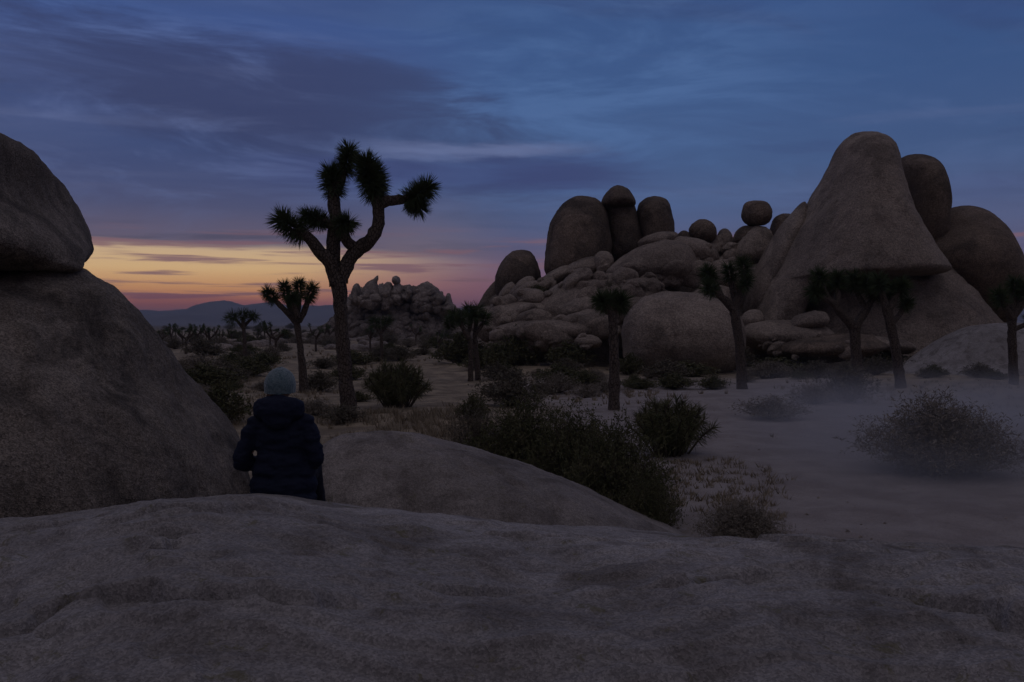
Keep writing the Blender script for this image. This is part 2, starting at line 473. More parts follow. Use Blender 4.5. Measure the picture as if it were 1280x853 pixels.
SEED = [0]
def boulder(name, outline, Y, depth, mat, label=None, cat='boulder', group=None, nt=96, npz=44, amp=0.03, sq=0.85,
            centre=None, sub=8, freq=1.0, fine=0.010, kind=None, lean=0.0, carve=None, crease=0.0, dp=0.75, vr=3.2):
    """solid rock with the given front outline (photo pixels at distance Y): level rings stacked from base to top,
    each as wide as the outline there and rounded front to back; lean > 0 tips the face away like a hillside"""
    SEED[0] += 1
    sd = SEED[0] * 7.31
    W_ = np.array([at(a, b, Y) for a, b in smooth_outline(outline, sub)])
    X0, Z0 = W_[:, 0], W_[:, 2]
    X1, Z1 = np.roll(X0, -1), np.roll(Z0, -1)
    zb, zt = Z0.min(), Z0.max()
    H = zt - zb
    tt = np.linspace(0, math.pi, npz + 2)[1:-1]
    zs = zb + H * (0.5 - 0.5 * np.cos(tt))
    xl, xr = [], []
    for z in zs:
        m_ = ((Z0 <= z) & (Z1 > z)) | ((Z1 <= z) & (Z0 > z))
        xx = X0[m_] + (z - Z0[m_]) / (Z1[m_] - Z0[m_]) * (X1[m_] - X0[m_])
        xl.append(xx.min()); xr.append(xx.max())
    xl, xr = np.array(xl), np.array(xr)
    w = (xr - xl) / 2
    zm = (zb + zt) / 2
    vs = np.abs((zs - zm) / (H / 2))
    dz_ = depth * (w / w.max()) ** dp * np.clip(1 - vs ** vr, 0.002, 1) ** 0.5
    yc = Y + lean * (zs - zm)
    th = np.linspace(0, 2 * math.pi, nt, endpoint=False)
    ct = np.sign(np.cos(th)) * np.abs(np.cos(th)) ** sq
    st_ = np.sign(np.sin(th)) * np.abs(np.sin(th)) ** sq
    L, R_ = xl.copy(), xr.copy()
    for _ in range(5):                       # the rings' seen edges must fall on the outline
        cx_, hw = (L + R_) / 2, (R_ - L) / 2
        Xw = cx_[:, None] + hw[:, None] * ct[None, :]
        Yw = yc[:, None] + dz_[:, None] * st_[None, :]
        pr = Xw / Yw * Y
        L += xl - pr.min(1); R_ += xr - pr.max(1)
        R_ = np.maximum(R_, L + 1e-3)
    cx_, hw = (L + R_) / 2, (R_ - L) / 2
    Xw = cx_[:, None] + hw[:, None] * ct[None, :]
    Yw = yc[:, None] + dz_[:, None] * st_[None, :]
    Zw = np.repeat(zs[:, None], nt, 1)
    org = np.array([float((xl.min() + xr.max()) / 2), Y, zm])
    V = np.stack([Xw, Yw, Zw], -1).reshape(-1, 3)
    V = np.concatenate([V, [[cx_[0], yc[0], zb], [cx_[-1], yc[-1], zt]]]) - org
    size = math.sqrt(max(w.max() * H / 2, 1e-4))
    sc3 = np.array([w.max(), depth, H / 2])
    nrm = V / sc3 ** 2
    nrm = nrm / (np.linalg.norm(nrm, axis=1, keepdims=True) + 1e-9)
    Q = V / size * freq + sd
    dsp = fbm(Q * 0.9, 3) * amp * size + fbm(Q * 4.0, 4, 0.55) * fine * size
    if crease:
        rid = 1 - np.abs(fbm(Q * 1.1 + 31.0, 2))
        dsp = dsp - crease * size * np.clip((rid - 0.93) / 0.07, 0, 1) ** 1.5
    V = V + nrm * dsp[:, None]
    if carve is not None:
        V = carve(V + org) - org
    n = nt * npz
    Fc = grid_faces(npz, nt, True).tolist()
    last = (npz - 1) * nt
    for q in range(nt):
        Fc.append([n, (q + 1) % nt, q])
        Fc.append([n + 1, last + q, last + (q + 1) % nt])
    ob = put(name, make_mesh(name, V, Fc, True, mat), None, tuple(org))
    return tag(ob, label, cat if not kind else None, group, kind)

def ell(cx, cy, rx, ry, rot=0, n=14, sqr=0.9, jit=0.05):
    """an uneven ellipse outline in photo pixels; rot turns its right end up"""
    rnd = random.Random(int(cx * 31 + cy * 17))
    a = R(rot); out = []
    for i in range(n):
        t = 2 * math.pi * i / n
        x = math.copysign(abs(math.cos(t)) ** sqr, math.cos(t)) * rx * (1 + rnd.uniform(-jit, jit))
        y = math.copysign(abs(math.sin(t)) ** sqr, math.sin(t)) * ry * (1 + rnd.uniform(-jit, jit))
        out.append((cx + x * math.cos(a) - y * math.sin(a), cy - x * math.sin(a) - y * math.cos(a)))
    return out

# --- left foreground pair
boulder('boulder', [(308, 628), (304, 592), (289, 549), (267, 516), (240, 481), (219, 447), (192, 411), (164, 379), (112, 341), (62, 322), (0, 328), (-70, 350),
                    (-180, 440), (-240, 560), (-200, 680), (-80, 740), (60, 745), (190, 730), (285, 680)], 9.0, 2.6, M['near_rock'],
        'huge rough granite boulder at the left edge beside the seated person', nt=420, npz=260, amp=0.04, sq=0.95, lean=0.22, vr=2.6,
        centre=(60, 560), fine=0.016, freq=1.5)
boulder('boulder', [(98, 335), (110, 320), (114, 298), (108, 264), (90, 226), (56, 187), (2, 161), (-50, 153), (-110, 164), (-170, 205), (-200, 260), (-150, 322),
                    (-60, 340), (20, 334), (60, 338)], 9.0, 1.9, M['near_rock'],
        'rounded granite boulder balanced on top of the huge left boulder', nt=320, npz=200, amp=0.03, sq=0.95, vr=2.0, dp=0.6, centre=(-20, 268), fine=0.014, freq=1.4)

# --- the slab the camera stands on
def foreground():
    S = [(-700, 720), (-300, 690), (0, 656), (60, 645), (130, 633), (200, 624), (270, 620), (350, 623), (430, 634), (520, 647), (640, 660), (760, 668), (880, 674),
         (1000, 680), (1120, 687), (1280, 699), (1500, 720), (1900, 760)]
    u = np.linspace((S[0][0] - 640) / F, (S[-1][0] - 640) / F, 700)
    slope = np.interp(u, [(a - 640) / F for a, b in S], [(b - HOR) / F for a, b in S])
    k = np.ones(25) / 25
    slope = np.convolve(np.pad(slope, 12, mode='edge'), k, 'valid')
    yc = 5.9 - 0.9 * np.clip(u, 0, 1)
    ys = np.concatenate([np.linspace(-3.0, 1.5, 24, endpoint=False), np.linspace(1.5, 7.0, 400, endpoint=False), np.linspace(7.0, 9.5, 50)])
    rows = []
    for y in ys:
        yy = np.full_like(u, y)
        x = u * max(y, 1.2) * 1.0
        z = CAMZ - slope * yy - 0.047 * (yy - yc) ** 2
        z = np.where(yy < 1.5, CAMZ - slope * 1.5 - 0.047 * (1.5 - yc) ** 2 + 0.05 * (1.5 - yy) * 0, z)
        z -= np.clip(yy - 7.2, 0, 9) ** 2 * 0.35
        rows.append(np.stack([x, yy, z], -1))
    V = np.concatenate(rows)
    P = V.copy(); P[:, 2] *= 0.4
    damp = np.ones(len(V))
    A = fbm(P * 0.9 + 3.3, 4, 0.5)
    Pe = P.copy(); Pe[:, 1] *= 1.7
    B = fbm(Pe * 2.4 + 9.1, 4, 0.55)
    # flaked layers: soft terraces with small broken edges
    lay = fbm(Pe * 0.75 + 21.0, 4, 0.5) * 2.2
    fr = lay - np.floor(lay)
    ter = np.floor(lay) + np.clip(fr / 0.16, 0, 1)
    C = fbm(P * 14.0, 3, 0.6)
    pits = np.clip(fbm(Pe * np.array([1.1, 1.1, 1.0]) + 55.0, 3) - 0.35, 0, 1)
    D_ = fbm(Pe * 6.0 + 77.0, 4, 0.6)
    # long broken flake edges, each a low step along a wandering line
    for (ax0, ay0, bx0, by0, hgt, wd) in ((-2.0, 4.3, -1.15, 4.45, .06, .10), (-1.62, 3.75, -1.32, 3.80, .06, .08), (-0.35, 3.35, 0.1, 3.6, .05, .08), (-2.9, 4.5, -2.3, 4.8, .06, .10), (0.9, 4.4, 1.7, 4.5, .04, .08), (-1.9, 2.95, -0.55, 3.2, .07, .14), (0.45, 3.5, 1.2, 3.75, .05, .10),
                                          (1.35, 3.35, 2.0, 2.75, .08, .12), (1.9, 2.75, 2.7, 3.2, .06, .12), (-0.2, 4.6, 0.5, 4.7, .04, .08), (-2.6, 3.5, -2.1, 3.8, .05, .10)):
        dx_, dy_ = bx0 - ax0, by0 - ay0; LL = math.hypot(dx_, dy_)
        tx = ((V[:, 0] - ax0) * dx_ + (V[:, 1] - ay0) * dy_) / LL ** 2
        sdv = (-(V[:, 0] - ax0) * dy_ + (V[:, 1] - ay0) * dx_) / LL + 0.16 * fbm(Pe * 1.6 + hgt * 90, 4, 0.6)
        endf = np.clip(1 - np.abs(tx - 0.5) * 2, 0, 1) ** 0.5 * (tx > 0) * (tx < 1)
        V[:, 2] += endf * hgt * 0.8 * (1 / (1 + np.exp(-np.clip(sdv / 0.012, -40, 40)))) * np.exp(-np.clip(sdv, 0, None) / (wd * 4)) 
        V[:, 2] -= endf * hgt * 0.95 * np.exp(-((sdv + 0.022) / 0.026) ** 2)
    keep = np.clip((6.6 - V[:, 1]) / 2.5, 0.15, 1)
    V[:, 2] += A * 0.045 + (B * 0.026 + ter * 0.026 - pits * 0.09 + D_ * 0.0035 + C * 0.0015) * keep
    tag(put('rock_ground', make_mesh('rock_ground', V, grid_faces(len(ys), len(u)), True, M['slab_rock'])), kind='structure')
foreground()

# --- low dome behind the person
boulder('rock_slab', [(372, 690), (378, 620), (392, 575), (412, 552), (455, 540), (520, 543), (600, 565), (700, 601), (800, 646), (880, 690),
                      (760, 730), (560, 735), (420, 730)], 9.6, 1.9, M['slab_two'],
        'low smooth granite slab sloping down to the right behind the seated person', 'rock slab', nt=360, npz=180, amp=0.02, sq=0.9,
        centre=(560, 660), fine=0.008, freq=2.0)

# --- the big dome on the right
def flank(V):
    """long hollows running down the dome between its flank and its face"""
    def sm(a, b, x):
        t = np.clip((x - a) / (b - a), 0, 1); return t * t * (3 - 2 * t)
    V = V.copy()
    front = sm(58.5, 55.0, V[:, 1])
    for (xa, ya, xb, yb, wd, dep) in ((1046, 186, 990, 400, 0.8, 0.55), (1100, 200, 1120, 340, 1.3, 0.35), (1068, 230, 1040, 350, 0.5, 0.22)):
        a = at(xa, ya, 51); b = at(xb, yb, 51)
        t = np.clip((a.z - V[:, 2]) / (a.z - b.z), 0, 1)
        d = V[:, 0] - (a.x + (b.x - a.x) * t) + 0.5 * fbm(V * 0.4, 3)
        V[:, 1] += dep * np.exp(-(d / wd) ** 2) * front * sm(0.02, 0.4, t)
    return V
boulder('granite_dome', [(925, 440), (934, 412), (946, 384), (963, 338), (979, 303), (991, 276), (1005, 252), (1019, 227), (1032, 203), (1042, 183), (1053, 170), (1067, 162), (1084, 159), (1100, 162),
                         (1113, 172), (1121, 188), (1127, 208), (1136, 240), (1150, 278), (1169, 312), (1185, 334), (1188, 342), (1172, 347), (1120, 349), (1060, 351), (1028, 358), (1012, 378), (1006, 404), (1000, 440)],
        56, 7.5, M['mid_rock'], 'tallest smooth granite dome with an undercut shelf, on the right', 'rock dome', nt=420, npz=300,
        amp=0.022, sq=0.95, fine=0.008, freq=1.9, lean=0.22, carve=flank, dp=0.6)
boulder('boulder', [(955, 500), (968, 440), (990, 392), (1020, 352), (1060, 330), (1120, 324), (1176, 324), (1210, 357), (1247, 396), (1273, 436), (1282, 510), (1100, 530)], 55.6, 6.5, M['mid_rock'],
        'wide sloping rock foot below the shelf of the tallest dome', nt=260, npz=140, amp=0.03, sq=0.95, fine=0.014, freq=2.2, lean=0.30, dp=0.6)
boulder('boulder', [(1108, 225), (1117, 204), (1130, 196), (1146, 193), (1160, 196), (1173, 206), (1183, 223), (1190, 250), (1189, 275), (1182, 310), (1160, 335), (1130, 335), (1108, 290)], 60.5, 4.0,
        M['dark_rock'], 'upright oval boulder leaning on the right shoulder of the tallest dome', nt=160, npz=80, sq=0.9, amp=0.015, fine=0.007)
boulder('boulder', [(1120, 330), (1148, 288), (1178, 264), (1206, 257), (1232, 263), (1257, 285), (1276, 315), (1285, 350), (1278, 390), (1240, 410), (1190, 390)], 59.6, 5.0,
        M['dark_rock'], 'big round boulder at the right edge behind the tallest dome', nt=180, npz=90, sq=0.9, amp=0.015, fine=0.007)
boulder('rock_fin', [(1006, 252), (985, 270), (967, 292), (947, 328), (936, 355), (929, 388), (938, 399), (962, 392), (980, 345), (996, 305), (1009, 275)], 57.6, 2.2, M['mid_rock'],
        'thin tilted rock fin along the left flank of the tallest dome', 'rock', nt=120, npz=60, amp=0.012, fine=0.008)
boulder('rock_slab', [(1105, 478), (1135, 452), (1165, 430), (1200, 412), (1240, 404), (1290, 404), (1350, 416), (1420, 450), (1430, 490), (1250, 500)], 44, 4.2, M['slab_rock'],
        'low pale whaleback slab at the right edge behind the rightmost joshua tree', 'rock slab', nt=200, npz=90, amp=0.02, fine=0.006, centre=(1270, 460))

# --- the standing boulders on the middle pile
NAMED = [
 ([(588, 400), (598, 380), (611, 359), (621, 351), (630, 365), (628, 400)], 64, 2.2, 'dark_rock', 'low wedge rock at the far left foot of the middle pile'),
 ([(620, 365), (622, 338), (635, 318), (651, 311), (665, 316), (673, 333), (675, 352), (655, 375), (628, 378)], 63, 2.2, 'dark_rock', 'dome shaped boulder standing alone left of the tall trio'),
 ([(682, 340), (684, 305), (690, 275), (704, 255), (723, 246), (744, 248), (756, 259), (761, 280), (764, 330), (745, 358), (700, 355)], 62.5, 3.2, 'dark_rock', 'broad tall boulder, left one of the trio on the middle pile'),
 ([(751, 258), (756, 243), (766, 234), (776, 232), (787, 240), (794, 257), (772, 262)], 62.4, 1.9, 'dark_rock', 'rounded cap stone on top of the central pillar rock'),
 ([(753, 262), (758, 249), (773, 244), (789, 249), (798, 272), (805, 305), (800, 330), (775, 335), (762, 325), (758, 290)], 63.4, 2.2, 'dark_rock', 'squared pillar rock standing below the rounded cap stone'),
 ([(796, 266), (803, 250), (818, 245), (832, 250), (839, 265), (843, 292), (842, 318), (812, 325), (800, 300)], 62.8, 2.3, 'dark_rock', 'narrow upright boulder, right one of the tall trio'),
 ([(861, 290), (866, 279), (880, 274), (892, 281), (896, 294), (888, 304), (868, 300)], 62, 1.1, 'dark_rock', 'small round boulder perched between the tall trio and the balanced ball'),
 ([(845, 298), (852, 289), (860, 290), (866, 300), (856, 308)], 62.4, 0.7, 'dark_rock', 'tiny knob of rock left of the perched round boulder'),
 ([(894, 300), (900, 288), (908, 286), (915, 295), (916, 312), (898, 314)], 62.2, 0.9, 'mid_rock', 'small blunt rock right of the perched round boulder'),
 ([(927, 264), (931, 254), (945, 251), (958, 253), (965, 263), (964, 275), (955, 282), (935, 282), (927, 273)], 61, 1.1, 'dark_rock', 'ball shaped balanced boulder on the skyline left of the dome'),
 ([(916, 302), (920, 288), (933, 282), (948, 284), (950, 300), (930, 308)], 61.3, 1.2, 'dark_rock', 'flat brown block under the left side of the balanced ball'),
 ([(914, 325), (922, 302), (940, 284), (958, 284), (968, 300), (968, 320), (940, 332)], 60.5, 1.6, 'mid_rock', 'pale sloping block right under the balanced ball'),
 ([(962, 300), (965, 276), (974, 268), (986, 267), (994, 276), (985, 305)], 61.5, 1.4, 'dark_rock', 'dark rock wedged between the balanced ball and the dome'),
 ([(756, 342), (772, 326), (798, 309), (830, 300), (856, 304), (871, 325), (868, 352), (820, 358), (775, 354)], 57.5, 2.6, 'mid_rock', 'long pale slab below the right boulder of the tall trio'),
 (ell(822, 301, 26, 10, 14), 59.5, 1.2, 'mid_rock', 'narrow ledge tilted up right at the foot of the trio'),
 (ell(868, 316, 32, 17, -24), 59.0, 2.0, 'mid_rock', 'rounded slab below the perched round boulder'),
 (ell(754, 329, 13, 15, 0), 58.5, 1.1, 'mid_rock', 'round cobble shaped boulder at the foot of the pillar rock'),
 (ell(728, 337, 26, 13, 22), 59.0, 1.3, 'mid_rock', 'brown slab tilted against the base of the broad tall boulder'),
 ([(636, 402), (665, 378), (695, 358), (725, 347), (762, 343), (800, 351), (842, 367), (858, 392), (800, 415), (720, 418), (660, 415)], 55.0, 3.2, 'mid_rock', 'broad pale smooth slab across the middle of the pile'),
 (ell(777, 383, 34, 13, 6), 52.6, 1.4, 'mid_rock', 'low slab just above the big whale shaped boulder'),
 (ell(634, 366, 15, 8, 52), 59.0, 0.9, 'mid_rock', 'small upright slab under the lone dome shaped boulder'),
 (ell(652, 361, 21, 9, 46), 58.0, 1.0, 'mid_rock', 'second tilted slab right of the lone dome shaped boulder'),
 (ell(673, 361, 24, 9, 40), 57.3, 1.0, 'mid_rock', 'third tilted slab in the row climbing towards the tall trio'),
 (ell(692, 347, 24, 8, 32), 58.6, 1.0, 'mid_rock', 'tilted slab touching the lower left of the broad tall boulder'),
 (ell(704, 362, 20, 9, 24), 56.6, 1.0, 'mid_rock', 'short slab in the crook above the broad smooth slab'),
 (ell(648, 393, 46, 17, 4), 54.0, 2.2, 'mid_rock', 'wide flat slab at the lower left of the middle pile'),
 (ell(722, 388, 36, 15, 20), 52.8, 1.6, 'mid_rock', 'slanting slab in front of the broad smooth slab'),
 (ell(690, 414, 74, 17, 2), 51.5, 2.4, 'mid_rock', 'long low slab along the bottom of the middle pile'),
 (ell(735, 428, 17, 9, 0), 48.5, 0.8, 'mid_rock', 'small pale boulder lying left of the middle joshua tree trunk'),
 ([(776, 420), (782, 393), (800, 374), (826, 364), (860, 364), (895, 373), (918, 390), (930, 412), (928, 445), (905, 466), (830, 472), (786, 460)], 47.5, 3.0, 'mid_rock', 'big whale shaped boulder low in front of the middle pile'),
 (ell(905, 345, 26, 20, -10), 57.0, 1.6, 'mid_rock', 'shaded block in the gap left of the tilted fin'),
 (ell(888, 372, 26, 16, 10), 54.5, 1.4, 'mid_rock', 'low rock behind the big whale shaped boulder'),
 (ell(985, 422, 60, 22, -4), 50.0, 2.6, 'mid_rock', 'broad low rock apron at the left foot of the dome'),
 (ell(1040, 436, 70, 17, 3), 47.5, 2.6, 'dark_rock', 'flat brown slab behind the forked joshua tree'),
 (ell(1112, 432, 34, 10, -8), 47.5, 1.3, 'mid_rock', 'small flat rock right of the forked joshua tree trunk'),
 (ell(1012, 402, 26, 12, 10), 49.0, 1.2, 'mid_rock', 'rounded rock below the left end of the shelf'),
 (ell(940, 400, 16, 12, 20), 51.0, 0.9, 'mid_rock', 'brown boulder at the bottom end of the tilted fin'),
]
for out, Y, dep, mt, lab in NAMED:
    boulder('boulder', out, Y, dep, M[mt], lab, 'boulder', 'boulders of the middle rock pile', nt=150, npz=74,
            amp=0.035, sq=0.85, fine=0.012, freq=1.7, lean=0.10, vr=2.2 if Y < 60 else 3.2)

# solid core of the middle pile, so that no sky shows between the boulders
boulder('rock_hill', [(596, 470), (604, 392), (630, 372), (665, 352), (700, 340), (780, 322), (850, 306), (905, 306), (960, 300), (1010, 330), (1030, 400), (1040, 480), (820, 500)],
        66, 6.5, M['mid_rock'], kind='structure', nt=260, npz=120, amp=0.05, fine=0.02, freq=3.0, lean=0.5)

# shared shapes for the many small rocks
def rock_mesh(seed, mat, sub=3, jag=0.16, sz=(1, 1, 1)):
    import bmesh
    bm = bmesh.new()
    bmesh.ops.create_icosphere(bm, subdivisions=sub, radius=1.0)
    V = np.array([v.co[:] for v in bm.verts])
    # flatten a few sides, then roughen: joints cut granite into rounded blocks
    rnd = random.Random(seed)
    for _ in range(7):
        n = np.array([rnd.gauss(0, 1) for _ in range(3)]); n /= np.linalg.norm(n)
        d = V @ n; lim = rnd.uniform(0.62, 0.86)
        over = np.clip(d - lim, 0, None)
        V -= n * (over * 0.8)[:, None]
    nr = V / np.linalg.norm(V, axis=1, keepdims=True)
    V += nr * (fbm(V * 1.3 + seed * 5.1, 3) * jag + fbm(V * 5 + seed, 3) * jag * 0.22)[:, None]
    V *= np.array(sz)
    for v, c in zip(bm.verts, V):
        v.co = c
    me = bpy.data.meshes.new('boulder')
    bm.to_mesh(me); bm.free()
    me.polygons.foreach_set('use_smooth', [True] * len(me.polygons))
    me.materials.append(mat)
    return me

MIDR = [rock_mesh(i + 1, M['mid_rock'], 4 if i < 4 else 3, 0.13) for i in range(6)]
FARR = [rock_mesh(i + 20, M['far_rock'], 3, 0.2) for i in range(7)]

def small_rock(meshes, px, py, Y, r, label, group, rnd, flat=0.8):
    p = at(px, py, Y)
    o = put('boulder', rnd.choice(meshes), None, p)
    s = r / F * Y
    o.scale = (s * rnd.uniform(0.85, 1.3), s * rnd.uniform(0.8, 1.2), s * rnd.uniform(0.6, 1.0) * flat / 0.8)
    o.rotation_euler = (rnd.uniform(-0.5, 0.5), rnd.uniform(-0.6, 0.35), rnd.uniform(0, 6.28))
    return tag(o, label, 'boulder', group)

rnd = random.Random(5)
def inside(poly, x, y):
    c = False; n = len(poly)
    for i in range(n):
        x1, y1 = poly[i]; x2, y2 = poly[i - 1]
        if (y1 > y) != (y2 > y) and x < (x2 - x1) * (y - y1) / (y2 - y1) + x1:
            c = not c
    return c
fill = [(606, 392), (640, 372), (700, 350), (750, 345), (800, 320), (860, 310), (930, 308), (960, 325), (950, 400), (905, 372), (850, 352), (780, 372), (770, 430), (612, 436)]
from mathutils.bvhtree import BVHTree
def scatter_on(hosts, poly, count, sizes, meshes, label, group, ymin, ymax, sink=0.25, flat=0.8):
    """rest small rocks on the surfaces of the big ones, most of them in the clefts"""
    V, Fc = [], []
    for h in hosts:
        k = len(V); l = h.location
        mw = Matrix.LocRotScale(h.location, h.rotation_euler, h.scale)
        V += [tuple(mw @ v.co) for v in h.data.vertices]
        Fc += [[i + k for i in p.vertices] for p in h.data.polygons]
    tree = BVHTree.FromPolygons(V, Fc)
    xs_ = [p[0] for p in poly]; ys_ = [p[1] for p in poly]
    o = Vector((0, 0, CAMZ)); n = 0; tries = 0
    while n < count and tries < count * 60:
        tries += 1
        px, py = rnd.uniform(min(xs_), max(xs_)), rnd.uniform(min(ys_), max(ys_))
        if not inside(poly, px, py):
            continue
        def hit(a, b):
            d = (at(a, b, 10) - o).normalized()
            return tree.ray_cast(o, d)[0]
        h0 = hit(px, py)
        if h0 is None:
            continue
        # keep to places where the depth steps: a cleft or the top of a ledge
        h1 = hit(px, py + 4); h2 = hit(px + 4, py); h3 = hit(px - 4, py)
        step = max(abs(h0.y - q.y) for q in (h1, h2, h3) if q) if (h1 or h2 or h3) else 0
        if step < 0.35 and rnd.random() > 0.12:
            continue
        n += 1
        r = rnd.choice(sizes); s_ = r / F * h0.y
        ob = put('boulder', rnd.choice(meshes), None, h0 + Vector((0, s_ * sink, 0)))
        ob.scale = (s_ * rnd.uniform(0.9, 1.6), s_ * rnd.uniform(0.8, 1.2), s_ * rnd.uniform(0.6, 1.0) * flat / 0.8)
        ob.rotation_euler = (rnd.uniform(-0.4, 0.4), rnd.uniform(-0.7, 0.2), rnd.uniform(-0.6, 0.6))
        tag(ob, label, 'boulder', group)
hosts = [o for o in COL.objects if o.name.split('.')[0] in ('boulder', 'rock_fin', 'rock_hill', 'granite_dome') and o.location.y > 40]
scatter_on(hosts, [(604, 425), (612, 395), (640, 375), (700, 352), (760, 342), (800, 318), (870, 308), (905, 302), (930, 300), (925, 350), (920, 390), (905, 372), (850, 358), (780, 372), (770, 430)],
           44, [11, 13, 15, 18, 22], MIDR, 'medium rounded boulder lodged in the middle pile', 'medium boulders lodged in the middle pile', 40, 75, 0.35)
hosts = [o for o in COL.objects if o.name.split('.')[0] in ('boulder', 'rock_fin', 'rock_hill', 'granite_dome') and o.location.y > 40]
for wh, pl, cnt in (('under the lone dome shaped boulder', [(602, 392), (625, 372), (680, 345), (690, 375), (640, 410), (606, 420)], 14),
                    ('below the tall trio', [(680, 345), (760, 330), (850, 300), (865, 350), (760, 375), (690, 372)], 20),
                    ('below the balanced ball', [(862, 310), (905, 300), (955, 292), (950, 312), (922, 385), (905, 372), (866, 355)], 18),
                    ('along the bottom of the middle pile', [(604, 425), (690, 385), (770, 385), (775, 432), (606, 442)], 12),
                    ('at the foot of the tallest dome', [(930, 418), (1010, 418), (1100, 430), (1130, 448), (940, 446)], 16)):
    scatter_on(hosts, pl, cnt, [3, 4, 5, 6, 8, 10], MIDR, 'smaller rounded boulder in the clefts ' + wh, 'small boulders ' + wh, 40, 70)

# --- the jumbled far pile behind the tallest tree
FARL = [
 ([(438, 380), (441, 360), (446, 354), (450, 358), (452, 380)], 'square block at the left end of the distant jagged pile'),
 ([(448, 385), (455, 360), (466, 349), (473, 345), (472, 360), (478, 385)], 'pointed rock with an overhanging tip on the distant jagged pile'),
 ([(476, 385), (480, 358), (486, 353), (492, 360), (494, 385)], 'blunt rock between the pointed rock and the balanced one, far away'),
 ([(490, 353), (491, 347), (496, 345), (500, 348), (500, 354), (495, 357)], 'tiny balanced round rock on top of the distant jagged pile'),
 ([(488, 380), (491, 360), (496, 353), (503, 362), (506, 380)], 'pedestal under the tiny balanced rock, far away'),
 ([(506, 375), (508, 360), (512, 356), (516, 362), (517, 375)], 'small knob right of the balanced rock on the distant pile'),
 ([(514, 390), (520, 364), (530, 352), (538, 353), (548, 362), (555, 378), (555, 395)], 'large three sided crag on the right of the distant jagged pile'),
 ([(556, 385), (558, 370), (562, 367), (565, 376), (570, 392)], 'thin dark pinnacle at the right end of the distant jagged pile'),
]
for out, lab in FARL:
    boulder('rock_crag', out, 140, 2.6, M['far_rock'], lab, 'rock', 'crags on the skyline of the distant pile', nt=60, npz=36, amp=0.07, fine=0.03, freq=2.4, sub=3)
boulder('rock_hill', [(396, 430), (420, 392), (438, 372), (450, 361), (480, 358), (520, 360), (546, 365), (562, 378), (574, 390), (604, 400), (624, 430), (500, 455)],
        146, 9, M['far_rock'], kind='structure', nt=160, npz=80, amp=0.06, fine=0.05, freq=4.0)
hill = [(400, 432), (412, 398), (436, 376), (446, 366), (500, 362), (545, 366), (562, 382), (596, 400), (612, 432)]
farhosts = [o for o in COL.objects if o.name.split('.')[0] in ('rock_crag', 'rock_hill') and o.location.y > 120]
hx_ = at(520, 406, 139)
scat = [(px, py) for px, py in hill]
def far_pile():
    n = 0; rub = []; SM = []
    for q in range(4):
        mm = rock_mesh(60 + q, M['far_rock'], 2, 0.2)
        SM.append((np.array([v.co[:] for v in mm.vertices]), [list(p.vertices) for p in mm.polygons]))
    V, Fc = [], []
    for h in farhosts:
        k = len(V); l = h.location
        V += [tuple(v.co + l) for v in h.data.vertices]
        Fc += [[i + k for i in p.vertices] for p in h.data.polygons]
    tree = BVHTree.FromPolygons(V, Fc); o = Vector((0, 0, CAMZ))
    while n < 420:
        px, py = rnd.uniform(400, 612), rnd.uniform(362, 432)
        if not inside(hill, px, py):
            continue
        h0 = tree.ray_cast(o, (at(px, py, 10) - o).normalized())[0]
        if h0 is None or h0.z < -0.5:
            h0 = at(px, py, 128)
        n += 1
        big = n <= 60
        r = rnd.choice([5, 6, 7, 8] if big else [2.5, 3, 3.5, 4, 5]); s_ = r / F * h0.y
        sc_ = (s_ * rnd.uniform(0.8, 1.3), s_ * rnd.uniform(0.8, 1.4), s_ * rnd.uniform(0.65, 1.1))
        eu = (rnd.uniform(-0.5, 0.5), rnd.uniform(-0.6, 0.6), rnd.uniform(0, 6.28))
        if not big:
            v, f = rnd.choice(SM)
            mx = np.array(__import__('mathutils').Euler(eu).to_matrix())
            rub.append(((v * np.array(sc_)) @ mx.T + np.array(h0), f))
            continue
        ob = put('boulder', rnd.choice(FARR), None, h0)
        ob.scale = sc_; ob.rotation_euler = eu
        tag(ob, 'jumbled boulder on the distant pile behind the tallest tree', 'boulder', 'jumbled boulders of the distant pile')
    tag(put('rubble', make_mesh('rubble', *merge(rub), True, M['far_rock'])), 'heap of small rubble between the boulders of the distant jagged pile', 'rubble', None, 'stuff')
far_pile()
# low pale boulders out on the plain
for i in range(64):
    px = rnd.uniform(200, 600); Y = rnd.uniform(75, 170)
    p = at(px, 406, Y)
    o = put('boulder', rnd.choice(FARR), None, (p.x, Y, gz(p.x, Y) + 0.1))
    s = rnd.uniform(0.35, 1.1)
    o.scale = (s * 1.3, s, s * 0.75)
    o.rotation_euler = (0, 0, rnd.uniform(0, 6))
    tag(o, 'low pale boulder lying among the scrub on the far plain', 'boulder', 'pale boulders on the far plain')

